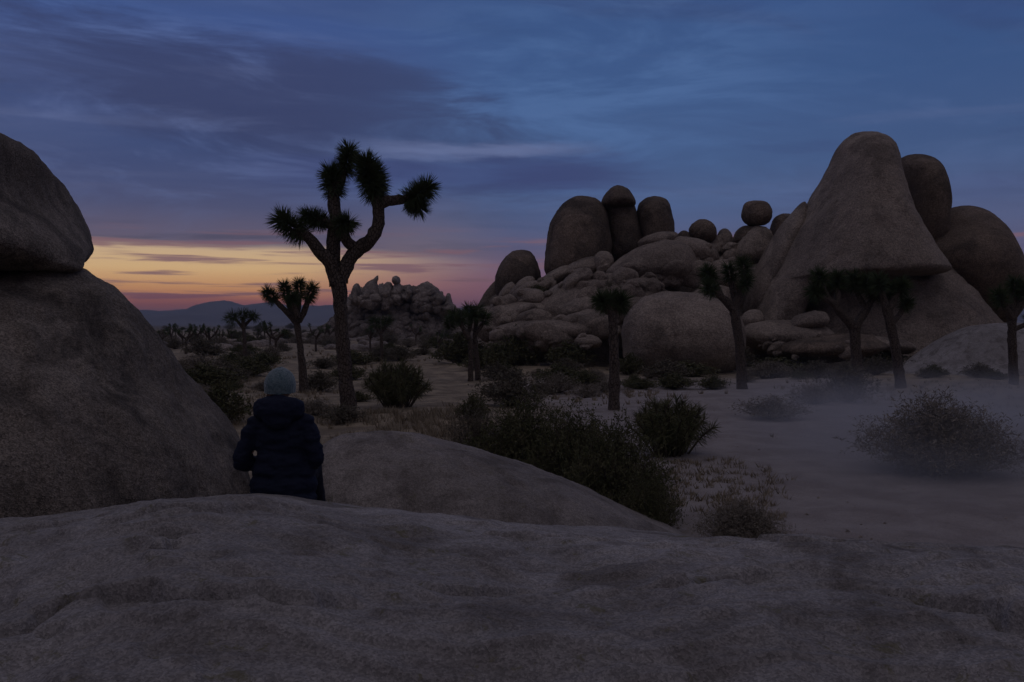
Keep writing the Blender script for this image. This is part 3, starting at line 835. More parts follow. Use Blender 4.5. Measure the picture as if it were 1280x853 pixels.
# ------------------------------------------------------------------ joshua trees
def tube(pts, rads, nseg=14, rough=0.06, seed=0, cap=True, step=None):
    """tapered wobbly limb through the points"""
    P = [np.array(p, float) for p in pts]
    # resample with Catmull-Rom
    out, rr = [], []
    n = len(P)
    for i in range(n - 1):
        p0 = P[max(i - 1, 0)]; p1 = P[i]; p2 = P[i + 1]; p3 = P[min(i + 2, n - 1)]
        L = np.linalg.norm(p2 - p1)
        m = max(3, int(L / (step or 0.12)))
        m = min(m, 40)
        for s in range(m):
            t = s / m
            out.append(0.5 * ((2 * p1) + (-p0 + p2) * t + (2 * p0 - 5 * p1 + 4 * p2 - p3) * t * t + (-p0 + 3 * p1 - 3 * p2 + p3) * t ** 3))
            rr.append(rads[i] + (rads[i + 1] - rads[i]) * t)
    out.append(P[-1]); rr.append(rads[-1])
    out = np.array(out); rr = np.array(rr)
    T = np.gradient(out, axis=0)
    T /= np.linalg.norm(T, axis=1, keepdims=True) + 1e-9
    ref = np.array([0.31, 0.9, 0.2]); ref /= np.linalg.norm(ref)
    V = []
    for c, t, r in zip(out, T, rr):
        a = np.cross(t, ref); a /= np.linalg.norm(a) + 1e-9
        b = np.cross(a, t)
        for j in range(nseg):
            th = 2 * math.pi * j / nseg
            V.append(c + (a * math.cos(th) + b * math.sin(th)) * r)
    V = np.array(V)
    C = np.repeat(out, nseg, 0)
    d = V - C
    rep = np.repeat(rr, nseg)[:, None]
    dn = d / (rep + 1e-9)
    V = C + d * (1 + rough * fbm(V * 7 + seed, 3)[:, None] * 1.6)
    V = V + dn * (rep * 0.10) * fbm(V * 26 + seed, 2)[:, None]
    Fc = grid_faces(len(out), nseg, True).tolist()
    if cap:
        V = np.concatenate([V, [out[0]], [out[-1]]])
        n0 = len(out) * nseg
        for j in range(nseg):
            Fc.append([n0, (j + 1) % nseg, j])
            Fc.append([n0 + 1, n0 - nseg + j, n0 - nseg + (j + 1) % nseg])
    return V, Fc

def blades(axis, length, count, rnd, w=0.055, droop=0.5, rcore=0.05):
    """stiff dagger leaves all round an axis polyline (points); length = leaf length"""
    A = [np.array(a, float) for a in axis]
    seg = [np.linalg.norm(A[i + 1] - A[i]) for i in range(len(A) - 1)]
    tot = sum(seg)
    V, Fc = [], []
    for i in range(count):
        t = rnd.random() ** 0.75
        d = t * tot; k = 0
        while k < len(seg) - 1 and d > seg[k]:
            d -= seg[k]; k += 1
        c = A[k] + (A[k + 1] - A[k]) * min(d / seg[k], 1)
        T = (A[k + 1] - A[k]) / seg[k]
        q = np.array([rnd.gauss(0, 1) for _ in range(3)])
        q -= T * (q @ T); q /= np.linalg.norm(q) + 1e-9
        if t > 0.86:
            f = rnd.uniform(0.0, 2.4)
        else:
            f = rnd.uniform(-0.55, 0.55) + (t - 0.45) * 0.9
        dr = q + T * f
        dr /= np.linalg.norm(dr)
        L = length * rnd.uniform(0.72, 1.08) * (0.85 if t < 0.15 else 1)
        if dr[2] < 0.2 and t < 0.5:
            dr[2] -= 0.25 * droop; dr /= np.linalg.norm(dr)
        side = np.cross(dr, np.array([rnd.gauss(0, 1) for _ in range(3)])); side /= np.linalg.norm(side) + 1e-9
        up = np.cross(side, dr)
        b = c + q * rcore * 0.6
        tip = b + dr * (L + rcore) + np.array([0, 0, -0.04 * L])
        mid = b + dr * (L * 0.45) + up * (L * 0.03)
        wd = L * w
        k0 = len(V)
        V += [b - side * wd * 0.7, b + side * wd * 0.7, mid - side * wd * 0.55, mid + side * wd * 0.55, tip]
        Fc += [[k0, k0 + 1, k0 + 3, k0 + 2], [k0 + 2, k0 + 3, k0 + 4]]
    return np.array(V), Fc

def jt_tree(Y, trunk, limbs, heads, label, leaf_px, count, wob=0.0, px_depth=None, group=None, skirt=True, cat='joshua tree', seed=1, base_y=None):
    """trunk: [(px,py,r)], limbs: [[(px,py,dy,r)...]], heads: [([(px,py,dy)...])]; px radii, dy metres in depth"""
    rnd = random.Random(seed)
    s = Y / F
    b = at(trunk[0][0], trunk[0][1], Y)
    b.z = gz(b.x, b.y) - 0.02
    root = thing('joshua_tree', b, label, cat, group)
    def q(px, py, dy=0.0):
        p = at(px, py, Y + dy) - b
        return (p.x, p.y, p.z)
    pts = [q(a, c) for a, c, r in trunk]
    pts[0] = (pts[0][0], 0, -0.12)
    v, f = tube(pts, [r * s for a, c, r in trunk], 18, 0.09, seed)
    put('trunk', make_mesh('trunk', v, f, True, M['bark']), root)
    for i, lm in enumerate(limbs):
        v, f = tube([q(a, c, d) for a, c, d, r in lm], [r * s for a, c, d, r in lm], 14, 0.09, seed + i * 3)
        put('branch', make_mesh('branch', v, f, True, M['bark']), root)
    for i, h in enumerate(heads):
        ax = [q(*p[:3]) for p in h[0]]
        lp = h[1] if len(h) > 1 else leaf_px
        v, f = blades(ax, lp * s * 1.12, int((h[2] if len(h) > 2 else count) * 1.9), rnd, 0.06, 0.6, 3 * s)
        hd = put('leaf_cluster', make_mesh('leaf_cluster', v, f, False, M['leaf']), root)
        # dead leaves folded back under the living rosette
        if skirt:
            v, f = blades([ax[0], tuple(0.55 * a + 0.45 * c for a, c in zip(ax[0], ax[1]))], lp * s * 0.85, count // 4, rnd, 0.05, 2.2, 3 * s)
            put('dead_leaves', make_mesh('dead_leaves', v, f, False, M['dry_leaf']), hd)
    return root

# the tallest tree
jt_tree(gy(523), [(436, 523, 11.5), (435, 505, 9.6), (431, 460, 8.6), (428, 423, 8.3), (425, 380, 8.3), (423.5, 350, 9.4)],
        [[(422, 356, 0, 9.5), (413, 330, -.05, 8.5), (399, 314, -.15, 7.5), (385, 297, -.25, 6.5), (370, 289, -.3, 5)],
         [(421, 352, 0.05, 8.5), (415.5, 325, .1, 8.5), (417.5, 303, .15, 8.5), (420, 276, .2, 8), (417, 249, .2, 7.5), (418, 228, .22, 5)],
         [(426, 352, .05, 9.5), (433, 332, .1, 9), (444, 314, .1, 9), (461, 302, .05, 8.5), (471, 285, 0, 8), (473.5, 265, 0, 7.5), (470, 247, 0, 7)],
         [(472, 257, 0, 7.2), (485, 251.5, -.05, 6.8), (499, 250, -.1, 6.2), (512, 248, -.12, 4.5)],
         [(446, 312, .1, 7), (436, 304, -.05, 6.5), (429, 292, -.2, 6), (424, 280, -.25, 5)],
         [(418, 285, .2, 6), (405, 277, .0, 5.5), (392, 274, -.1, 4.5)],
         [(417, 246, .2, 6), (426, 226, .25, 5.5), (432, 210, .3, 4)]],
        [([(380, 294, -.27), (366, 285, -.32), (350, 274, -.38)], 16),
         ([(408, 277, .0), (392, 273, -.1), (382, 271, -.15)], 13),
         ([(421, 284, -.25), (436, 277, -.3), (438, 279, -.3)], 13, 330),
         ([(418, 243, .2), (417, 230, .22), (414, 215, .24)], 16),
         ([(429, 216, .27), (434, 204, .3), (437, 187, .32)], 14),
         ([(471, 247, 0), (463, 225, -.1), (457, 203, -.15)], 17, 700),
         ([(474, 240, .1), (470, 222, .12), (468, 212, .12)], 15, 330),
         ([(507, 251, -.1), (520, 246, -.15), (536, 233, -.2)], 16),
         ([(514, 253, .05), (522, 258, .05), (526, 262, .05)], 13, 260)],
        'tallest joshua tree, its forked crown dark against the orange glow', 15, 430, seed=3)
# the small candelabra tree between the person and the tallest tree
jt_tree(gy(487), [(380, 487, 6.2), (378, 460, 4.8), (374, 425, 3.7), (371, 402, 4.2)],
        [[(371, 405, 0, 3.2), (361, 393, -.1, 3.4), (350, 382, -.15, 3.2), (340, 372, -.2, 3)],
         [(370, 402, .1, 3.2), (363, 385, .15, 3.6), (358, 371, .2, 3)],
         [(372, 402, .2, 3.2), (373, 385, .2, 3.6), (374, 368, .2, 3)],
         [(374, 403, -.1, 3.2), (381, 388, -.1, 3.6), (386, 373, -.1, 3)],
         [(373, 398, -.3, 3.4), (368, 384, -.4, 3), (366, 377, -.4, 2.4)]],
        [([(345, 376, -.2), (338, 369, -.22), (333, 364, -.24)], 7.6, 420), ([(360, 376, .2), (357, 365, .2), (355, 356, .2)], 7.6, 420),
         ([(374, 372, .2), (374, 362, .2), (374, 353, .2)], 7.6, 420), ([(384, 377, -.1), (388, 366, -.1), (391, 358, -.1)], 7.6, 420),
         ([(367, 381, -.4), (366, 375, -.4), (365, 370, -.4)], 7, 360)],
        'small candelabra joshua tree with stubby arms right behind the teal beanie', 8.5, 260, seed=5, skirt=False)
# the straight post tree before the whale shaped boulder
jt_tree(gy(516), [(767.5, 516, 8), (768, 490, 6.6), (768, 450, 6.2), (766.5, 410, 5.8), (765, 388, 5.6)],
        [[(765, 392, 0, 5), (758, 382, -.1, 4), (754, 377, -.1, 3)], [(765, 392, 0.1, 5), (772, 381, .1, 4), (776, 376, .1, 3)]],
        [([(759, 384, -.1), (754, 378, -.1), (750, 374, -.1)], 12, 340), ([(765, 386, 0.15), (764, 378, .15), (764, 371, .15)], 12, 340),
         ([(771, 384, .1), (775, 379, .1), (779, 374, .1)], 12, 340)],
        'post like joshua tree with one shaggy tuft, before the whale shaped boulder', 11, 300, seed=8)
# tree left of the fin
jt_tree(gy(486), [(928, 486, 7), (926.5, 460, 6), (924, 428, 5.8), (920, 402, 5.8), (917, 384, 6)],
        [[(917, 388, 0, 5.5), (908, 377, -.1, 5), (899, 369, -.2, 4), (890, 362, -.3, 3)],
         [(917, 386, .1, 5.5), (924, 370, .1, 5), (929, 355, .1, 4.2), (930, 340, .1, 3)],
         [(902, 371, .0, 4), (896, 358, .1, 3.6), (889, 347, .1, 3)],
         [(920, 378, .3, 4), (915, 360, .4, 3.6), (912, 348, .4, 3)]],
        [([(894, 365, -.3), (888, 361, -.3), (882, 358, -.3)], 10), ([(930, 344, .1), (930, 334, .1), (929, 326, .1)], 10),
         ([(891, 350, .1), (886, 343, .1), (882, 338, .1)], 10), ([(913, 350, .4), (912, 342, .4), (911, 334, .4)], 10),
         ([(926, 362, -.2), (932, 354, -.2), (936, 348, -.2)], 8)],
        'joshua tree with a forked dark crown left of the tilted rock fin', 10, 240, seed=9)
# the forked tree
jt_tree(gy(487), [(1073, 487, 7.2), (1071, 455, 6.2), (1069, 425, 6.2), (1068, 406, 7)],
        [[(1067, 410, 0, 6.2), (1057, 398, -.1, 5.6), (1048, 388, -.2, 5), (1040, 378, -.2, 4.6), (1022, 369, -.3, 3.2)],
         [(1069, 410, 0, 6), (1077, 396, .1, 5), (1086, 382, .2, 4.4), (1092, 370, .2, 3.2)],
         [(1046, 387, -.2, 4.4), (1047, 372, -.1, 4), (1046, 358, 0, 3)],
         [(1083, 386, .2, 4), (1074, 372, .3, 3.4), (1070, 360, .3, 3)],
         [(1036, 376, -.2, 4), (1030, 362, -.3, 3.4), (1026, 352, -.3, 3)]],
        [([(1027, 371, -.3), (1020, 366, -.3), (1014, 362, -.3)], 10.5), ([(1046, 360, 0), (1046, 351, 0), (1047, 344, 0)], 10.5),
         ([(1092, 372, .2), (1094, 362, .2), (1097, 354, .2)], 10.5), ([(1070, 362, .3), (1068, 352, .3), (1066, 345, .3)], 10.5),
         ([(1027, 354, -.3), (1025, 347, -.3), (1022, 342, -.3)], 10.5), ([(1082, 366, -.1), (1083, 356, -.1), (1084, 347, -.1)], 9)],
        'wide forked joshua tree left of the leaning one, below the dome shelf', 10, 240, seed=11)
jt_tree(gy(488), [(1126.5, 488, 7), (1123, 460, 6), (1117.5, 426, 5.8), (1112, 400, 5.8), (1108.5, 384, 5.6)],
        [[(1108.5, 388, 0, 5), (1104, 372, -.1, 4), (1100, 360, -.2, 3)], [(1110, 388, 0, 5), (1117, 374, .1, 4.4), (1124, 364, .2, 3)],
         [(1114, 405, 0, 4), (1124, 394, .2, 3.4), (1130, 384, .3, 2.6)]],
        [([(1102, 364, -.2), (1099, 355, -.2), (1098, 348, -.2)], 10.5), ([(1121, 368, .2), (1126, 360, .2), (1131, 354, .2)], 10.5),
         ([(1129, 386, .3), (1133, 380, .3), (1136, 376, .3)], 8.5), ([(1109, 380, .3), (1111, 366, .3), (1112, 356, .3)], 10.5)],
        'leaning joshua tree whose trunk tilts left, right neighbour of the wide forked tree', 10, 240, seed=12)
jt_tree(gy(484), [(1268, 484, 6.2), (1266.5, 455, 5.2), (1265, 425, 5), (1265, 396, 5)],
        [[(1265, 400, 0, 4.6), (1258, 386, -.1, 4), (1252, 376, -.1, 3)], [(1265, 400, 0, 4.6), (1273, 384, .1, 4), (1280, 370, .1, 3)],
         [(1265, 398, .1, 4.6), (1266, 380, .2, 4), (1267, 366, .2, 3)], [(1266, 412, 0, 3.6), (1277, 408, .1, 3), (1288, 400, .1, 2.6)]],
        [([(1254, 380, -.1), (1250, 372, -.1), (1247, 366, -.1)], 10.5), ([(1278, 374, .1), (1282, 364, .1), (1285, 356, .1)], 10.5),
         ([(1267, 370, .2), (1268, 360, .2), (1268, 352, .2)], 10.5), ([(1286, 402, .1), (1291, 398, .1), (1296, 392, .1)], 9)],
        'rightmost joshua tree in front of the pale whaleback slab', 10, 240, seed=13)
# the bushy twin-trunk tree at the left foot of the middle pile
jt_tree(gy(474), [(588, 474, 3.6), (588.5, 450, 3), (588, 430, 3), (584, 416, 3)],
        [[(584, 418, 0, 3), (576, 406, 0, 2.6), (570, 398, 0, 2)], [(585, 418, .3, 3), (588, 404, .4, 2.6), (586, 392, .4, 2)],
         [(587, 424, -.3, 3), (579, 412, -.4, 2.4), (578, 402, -.4, 2)]],
        [([(571, 402, 0), (568, 396, 0), (566, 391, 0)], 8), ([(586, 396, .4), (586, 389, .4), (586, 384, .4)], 8), ([(578, 406, -.4), (577, 399, -.4), (576, 391, -.4)], 8),
         ([(564, 410, 0.3), (562, 404, 0.3), (561, 398, 0.3)], 7)],
        'left trunk of the bushy joshua tree pair at the foot of the pile', 8, 170, seed=14)
jt_tree(gy(473), [(598, 473, 3.8), (596, 450, 3), (594, 428, 3), (594, 414, 3)],
        [[(594, 418, 0, 3), (601, 408, 0, 2.6), (606, 402, 0, 2)], [(594, 416, 0.2, 3), (595, 402, .3, 2.6), (597, 392, .3, 2)]],
        [([(604, 405, 0), (606, 399, 0), (608, 394, 0)], 7), ([(596, 398, .3), (597, 390, .3), (598, 384, .3)], 8), ([(592, 404, -.3), (592, 396, -.3), (591, 388, -.3)], 7)],
        'right trunk of the bushy joshua tree pair at the foot of the pile', 8, 170, seed=15)
jt_tree(gy(451), [(306.5, 451, 2.8), (306, 430, 2.3), (304.5, 410, 2.3), (304, 402, 2.4)],
        [[(304, 410, 0, 2.2), (297, 402, 0, 1.8), (292, 396, 0, 1.4)], [(305, 408, .3, 2.2), (312, 401, .4, 1.8), (317, 397, .4, 1.4)], [(304, 404, 0, 2.2), (303, 396, 0, 1.6)]],
        [([(294, 399, 0), (291, 396, 0), (289, 393, 0)], 6), ([(315, 399, .4), (318, 396, .4), (320, 394, .4)], 5.5), ([(303, 400, 0), (303, 394, 0), (303, 390, 0)], 6),
         ([(298, 405, -.4), (285, 400, -.4), (283, 398, -.4)], 5), ([(310, 398, .1), (310, 394, .1), (311, 391, .1)], 5)],
        'mid sized joshua tree on the plain left of the teal beanie, below the blue hills', 6, 120, seed=16)
jt_tree(gy(454), [(477, 454, 2.4), (477, 435, 2), (476, 415, 2)],
        [[(476, 418, 0, 2), (470, 408, 0, 1.6)], [(476, 418, 0, 2), (483, 407, 0, 1.6)]],
        [([(471, 410, 0), (469, 404, 0), (467, 399, 0)], 6), ([(482, 409, 0), (484, 402, 0), (485, 398, 0)], 6), ([(476, 412, .3), (476, 404, .3), (476, 400, .3)], 6)],
        'thin joshua tree in front of the distant jagged pile, right of the tallest trunk', 6, 120, seed=17)

# distant ones: three shapes, shared
def far_tree(seed):
    rnd = random.Random(seed)
    parts = [tube([(0, 0, -0.1), (0.05, 0, 1.2), (0.0, 0.05, 2.1)], [0.17, 0.13, 0.12], 7, 0.08, seed, True, 0.5)]
    lv = []
    for i in range(rnd.choice([4, 5, 6])):
        a = rnd.uniform(0, 6.28); r = rnd.uniform(0.5, 1.1); z = rnd.uniform(2.4, 3.3)
        mid = (math.cos(a) * r * 0.6, math.sin(a) * r * 0.6, 2.3)
        tip = (math.cos(a) * r, math.sin(a) * r, z)
        parts.append(tube([(0, 0, rnd.uniform(1.6, 2.0)), mid, tip], [0.11, 0.09, 0.07], 6, 0.08, seed, False, 0.5))
        lv.append(blades([tip, (tip[0] * 1.08, tip[1] * 1.08, z + 0.2), (tip[0] * 1.15, tip[1] * 1.15, z + 0.4)], 0.30, 70, rnd, 0.11, 0.6, 0.06))
    tr = make_mesh('trunk', *merge(parts), True, M['bark'])
    cr = make_mesh('crown', *merge(lv), False, M['leaf'])
    return tr, cr
FT = [far_tree(s) for s in (31, 32, 33, 34)]
far_spots = [(186, 66), (203, 80), (214, 95), (228, 90), (240, 105), (232, 70), (247, 85), (262, 75), (258, 110), (270, 120), (276, 92), (290, 110),
             (322, 100), (331, 120), (338, 85), (352, 118), (395, 72), (406, 100), (412, 120), (463, 75), (520, 95), (548, 66), (345, 64), (219, 130), (251, 140), (285, 150), (326, 160)]
for i, (px, Y) in enumerate(far_spots):
    p = at(px, 406, Y)
    r = thing('joshua_tree', (p.x, Y, gz(p.x, Y)), 'tiny distant joshua tree standing in the scrub of the far plain', 'joshua tree', 'tiny distant joshua trees on the plain')
    s = rnd.uniform(0.45, 0.8)
    r.scale = (s, s, s); r.rotation_euler = (0, 0, rnd.uniform(0, 6.28))
    tr, cr = FT[i % 4]
    put('trunk', tr, r); put('crown', cr, r)

# ------------------------------------------------------------------ shrubs
def shrub_meshes(seed, nstem=60, ntw=4, leaf=0.03, nleaf=10, h=1.0, w=1.0, mat='creosote', upright=0.5, thick=0.008, lw=0.3, core=0.35):
    """twiggy bush about h tall and w in radius: (branches, foliage)"""
    rnd = random.Random(seed)
    bv, bf, lv, lf = [], [], [], []
    def stick(a, b, r):
        d = b - a; n = np.linalg.norm(d) + 1e-9; d = d / n
        s = np.cross(d, [0.3, 0.5, 0.8]); s /= np.linalg.norm(s) + 1e-9
        u = np.cross(d, s); k = len(bv)
        for j in range(3):
            th = 2.094 * j
            bv.append(a + (s * math.cos(th) + u * math.sin(th)) * r)
        bv.append(b)
        bf.extend([[k, k + 1, k + 3], [k + 1, k + 2, k + 3], [k + 2, k, k + 3]])
    lobes = [(rnd.uniform(0, 6.28), rnd.uniform(0.75, 1.1)) for _ in range(5)]
    for i in range(nstem):
        a = rnd.uniform(0, 6.28)
        e = rnd.random() ** (0.6 + upright)
        prof = 1.0
        for la, lh in lobes:
            prof = prof + 0.18 * (lh - 0.9) * math.cos(a - la) * 2
        tip = np.array([math.cos(a) * w * e, math.sin(a) * w * e, h * (1 - 0.62 * e * e) * rnd.uniform(0.72, 1.08) * prof])
        st = np.array([math.cos(a) * w * 0.12 * rnd.random(), math.sin(a) * w * 0.12 * rnd.random(), 0.0])
        mid = st * 0.4 + tip * 0.6; mid[2] = tip[2] * rnd.uniform(0.42, 0.6)
        stick(st, mid + (tip - mid) * 0.05, thick); stick(mid, tip, thick * 0.7)
        for t_ in range(ntw):
            f = rnd.uniform(core, 1.0)
            p = st + (mid - st) * (f / 0.55) if f < 0.55 else mid + (tip - mid) * ((f - 0.55) / 0.45)
            dr = np.array([rnd.gauss(0, 1), rnd.gauss(0, 1), rnd.gauss(0.5, 0.8)]) ; dr /= np.linalg.norm(dr)
            L = h * rnd.uniform(0.12, 0.30)
            q = p + dr * L
            if q[2] < 0.02: q[2] = 0.02
            stick(p, q, thick * 0.45)
            for m in range(nleaf):
                c = p + (q - p) * rnd.uniform(0.15, 1.05)
                d2 = dr * rnd.uniform(0.2, 1.0) + np.array([rnd.gauss(0, .7), rnd.gauss(0, .7), rnd.gauss(0.1, .7)])
                d2 /= np.linalg.norm(d2) + 1e-9
                s2 = np.cross(d2, [rnd.gauss(0, 1), rnd.gauss(0, 1), rnd.gauss(0, 1)]); s2 /= np.linalg.norm(s2) + 1e-9
                l_ = leaf * rnd.uniform(0.6, 1.4); k = len(lv)
                lv.extend([c, c + d2 * l_ * 0.5 + s2 * l_ * lw, c + d2 * l_, c + d2 * l_ * 0.5 - s2 * l_ * lw])
                lf.append([k, k + 1, k + 2, k + 3])
    bv = np.array(bv); lv = np.array(lv)
    hz = np.percentile(lv[:, 2], 97); hr = np.percentile(np.hypot(lv[:, 0], lv[:, 1]), 93)
    for q in (bv, lv):
        q[:, 2] /= hz; q[:, :2] /= hr
    b = make_mesh('branches', np.array(bv), bf, False, M['twig'])
    f = make_mesh('foliage', np.array(lv), lf, False, M[mat])
    return b, f

def shrub(meshes, px, py, wpx, hpx, label, group=None, rz=0, parts=True, Y=None, name='shrub', cat='shrub', zoff=0.0):
    Y = Y or gy(py)
    p = at(px, py, Y)
    z = gz(p.x, Y) + zoff
    sx = wpx / F * Y / 2; sz = hpx / F * Y
    r = thing(name, (p.x, Y, z), label, cat, group)
    r.scale = (sx, sx * 0.9, sz); r.rotation_euler = (0, 0, 0)
    put('branches', meshes[0], r); put('foliage', meshes[1], r)
    return r

near_dark = [shrub_meshes(50 + i, 300, 8, 0.036, 12, 1, 1, 'creosote', 0.15, 0.006, 0.22, 0.3) for i in range(2)]
def yucca_meshes(seed):
    """clump of upright stems, each a bottle brush of stiff narrow leaves"""
    rnd = random.Random(seed)
    lv, st = [], []
    for i in range(95):
        a = rnd.uniform(0, 6.28); e = rnd.random() ** 0.65
        foot = np.array([math.cos(a) * e * 0.35, math.sin(a) * e * 0.35, 0])
        hh = rnd.uniform(0.62, 0.98) * (1 - 0.38 * e * e)
        tip = np.array([math.cos(a) * e * 0.86, math.sin(a) * e * 0.86, hh])
        mid = (foot + tip) / 2 + np.array([0, 0, 0.06])
        st.append(tube([foot, mid, tip], [0.02, 0.016, 0.012], 5, 0.05, i, False, 0.3))
        lv.append(blades([foot * 0.5 + mid * 0.5, mid, tip], 0.19, 105, rnd, 0.05, 0.0, 0.012))
    V, Fc = merge(lv)
    V[:, 2] = np.abs(V[:, 2])
    return make_mesh('branches', *merge(st), True, M['twig']), make_mesh('foliage', V, Fc, False, M['creosote'])
yucca = yucca_meshes(60)
near_grey = shrub_meshes(66, 260, 7, 0.036, 8, 1, 1, 'brush', 0.15, 0.006, 0.16, 0.25)
near_pale = shrub_meshes(61, 420, 10, 0.05, 9, 1, 1, 'pale_brush', 0.2, 0.002, 0.10, 0.2)
mid_dark = [shrub_meshes(70 + i, 160, 5, 0.07, 7, 1, 1, 'creosote', 0.4, 0.010) for i in range(3)]
mid_grey = [shrub_meshes(80 + i, 150, 5, 0.075, 6, 1, 1, 'brush', 0.4, 0.010, 0.2) for i in range(3)]
mid_pale = [shrub_meshes(90 + i, 150, 5, 0.08, 6, 1, 1, 'pale_brush', 0.3, 0.008, 0.14) for i in range(3)]

shrub(near_grey, 598, 590, 92, 74, 'leftmost bush of the dark band behind the sloping slab')
shrub(near_dark[1], 655, 604, 130, 90, 'broad dark bush behind the middle of the sloping slab')
shrub(near_dark[0], 722, 618, 124, 92, 'dark bush in front of the post like tree trunk', zoff=-0.02)
shrub(near_dark[1], 770, 645, 120, 100, 'largest darkest bush, above the lower right end of the sloping slab')
shrub(near_dark[0], 812, 664, 74, 62, 'small dark bush at the lower right end of the sloping slab')
shrub(yucca, 838, 567, 138, 74, 'bristly upright dark shrub right of the post like joshua tree')
shrub(near_pale, 1176, 590, 170, 80, 'pale round dry bush standing in the open sand at the right')
shrub(near_pale, 928, 684, 100, 46, 'small dry twiggy bush peeking over the foreground rock')
shrub(near_dark[1], 410, 650, 44, 82, 'dark brush in the hollow between the seated person and the slab', Y=8.3)
shrub(yucca, 497, 509, 98, 60, 'dense dark bush right of the tallest joshua tree trunk')
shrub(mid_dark[1], 272, 528, 74, 44, 'dark bush half hidden by the huge left boulder')
shrub(mid_grey[0], 640, 506, 90, 40, 'low grey spreading bush left of the post like joshua tree')
shrub(mid_pale[1], 965, 523, 80, 26, 'faint grey bush on the sand below the crown forked tree')
shrub(mid_grey[2], 1060, 502, 70, 40, 'grey bush at the base of the wide forked joshua tree')
shrub(mid_pale[0], 1018, 506, 60, 22, 'flat pale brush left of the wide forked joshua tree base')
shrub(mid_dark[2], 1105, 462, 60, 28, 'dark bush behind the leaning joshua tree trunk')
shrub(mid_dark[2], 262, 480, 70, 24, 'long low dark bush on the plain left of the beanie')
shrub(mid_dark[0], 310, 472, 52, 18, 'flat dark bush directly left of the beanie top')
shrub(mid_dark[1], 648, 434, 62, 44, 'dark bush growing against the lower left slabs of the pile', Y=50, zoff=-0.1)
shrub(mid_dark[2], 712, 436, 54, 26, 'dark low bush in front of the long low slab', Y=48.2)
shrub(mid_dark[1], 575, 455, 66, 32, 'dark bush below the bushy joshua tree pair')
shrub(mid_dark[0], 975, 446, 80, 18, 'dark strip of brush at the foot of the rock apron', Y=46)
shrub(mid_grey[0], 832, 470, 60, 22, 'grey brush before the whale shaped boulder')
shrub(mid_dark[2], 700, 478, 60, 20, 'flat dark bush left of the post like trunk, halfway to the pile')
shrub(mid_grey[2], 430, 528, 60, 20, 'dry brush round the foot of the tallest joshua tree')
shrub(mid_pale[1], 395, 520, 50, 18, 'pale low brush between the seated person and the tallest tree')

for i, (px, py, w, h, Y, lab) in enumerate([(620, 445, 46, 26, 49, 'dark brush tucked against the far left foot of the middle pile'),
        (786, 462, 40, 22, 45, 'brush growing at the left foot of the whale shaped boulder'), (860, 468, 66, 16, 43.5, 'low brush strip before the whale shaped boulder'),
        (925, 452, 44, 26, 47, 'brush between the whale shaped boulder and the rock apron'), (1180, 442, 60, 22, 49, 'dark brush between the dome and the pale whaleback'),
        (760, 372, 30, 18, 53.5, 'dark bush rooted on the broad smooth slab behind the post like tree'), (672, 372, 26, 14, 56.2, 'small bush rooted among the tilted slabs'),
        (590, 520, 40, 26, 22, 'small grey bush on the sand right of the spiky clump')]):
    z_ = at(px, py, Y).z
    r = shrub((mid_dark + mid_grey)[i % 6], px, py, w, h, lab, Y=Y)
    if py < 400:
        r.location.z = z_
# scattered scrub over the flat
zones = [  # x0, x1, y0, y1, count, min w, max w, where
 (175, 340, 446, 505, 18, 26, 56, 'left of the beanie, near the huge boulder'), (175, 430, 424, 452, 30, 18, 38, 'on the far left flat below the blue hills'),
 (395, 560, 452, 500, 12, 34, 60, 'round the foot of the tallest tree'), (440, 640, 424, 452, 36, 16, 36, 'below the distant jagged pile'),
 (600, 760, 438, 500, 30, 22, 56, 'left of the post like tree'), (775, 900, 448, 484, 20, 22, 52, 'below the whale shaped boulder'),
 (905, 1100, 450, 480, 16, 26, 56, 'below the tallest dome'), (1110, 1290, 450, 482, 14, 24, 50, 'at the foot of the pale whaleback'),
 (170, 640, 411, 425, 44, 8, 18, 'far out under the skyline')]
for x0, x1, y0, y1, cnt, w0, w1, where in zones:
    for i in range(cnt):
        py = y0 + (y1 - y0) * rnd.random() ** 1.1
        px = rnd.uniform(x0, x1)
        w = rnd.uniform(w0, w1)
        kind = rnd.random()
        ms, kn = (mid_dark, 'dark') if kind < (0.12 if py > 452 and px < 430 else 0.24) else (mid_grey, 'grey') if kind < 0.68 else (mid_pale, 'pale dry')
        r = shrub(rnd.choice(ms), px, py, w, w * rnd.uniform(0.26, 0.46), 'low %s bush %s' % (kn, where), 'low %s bushes %s' % (kn, where))
        r.rotation_euler = (0, 0, rnd.uniform(0, 6.28))

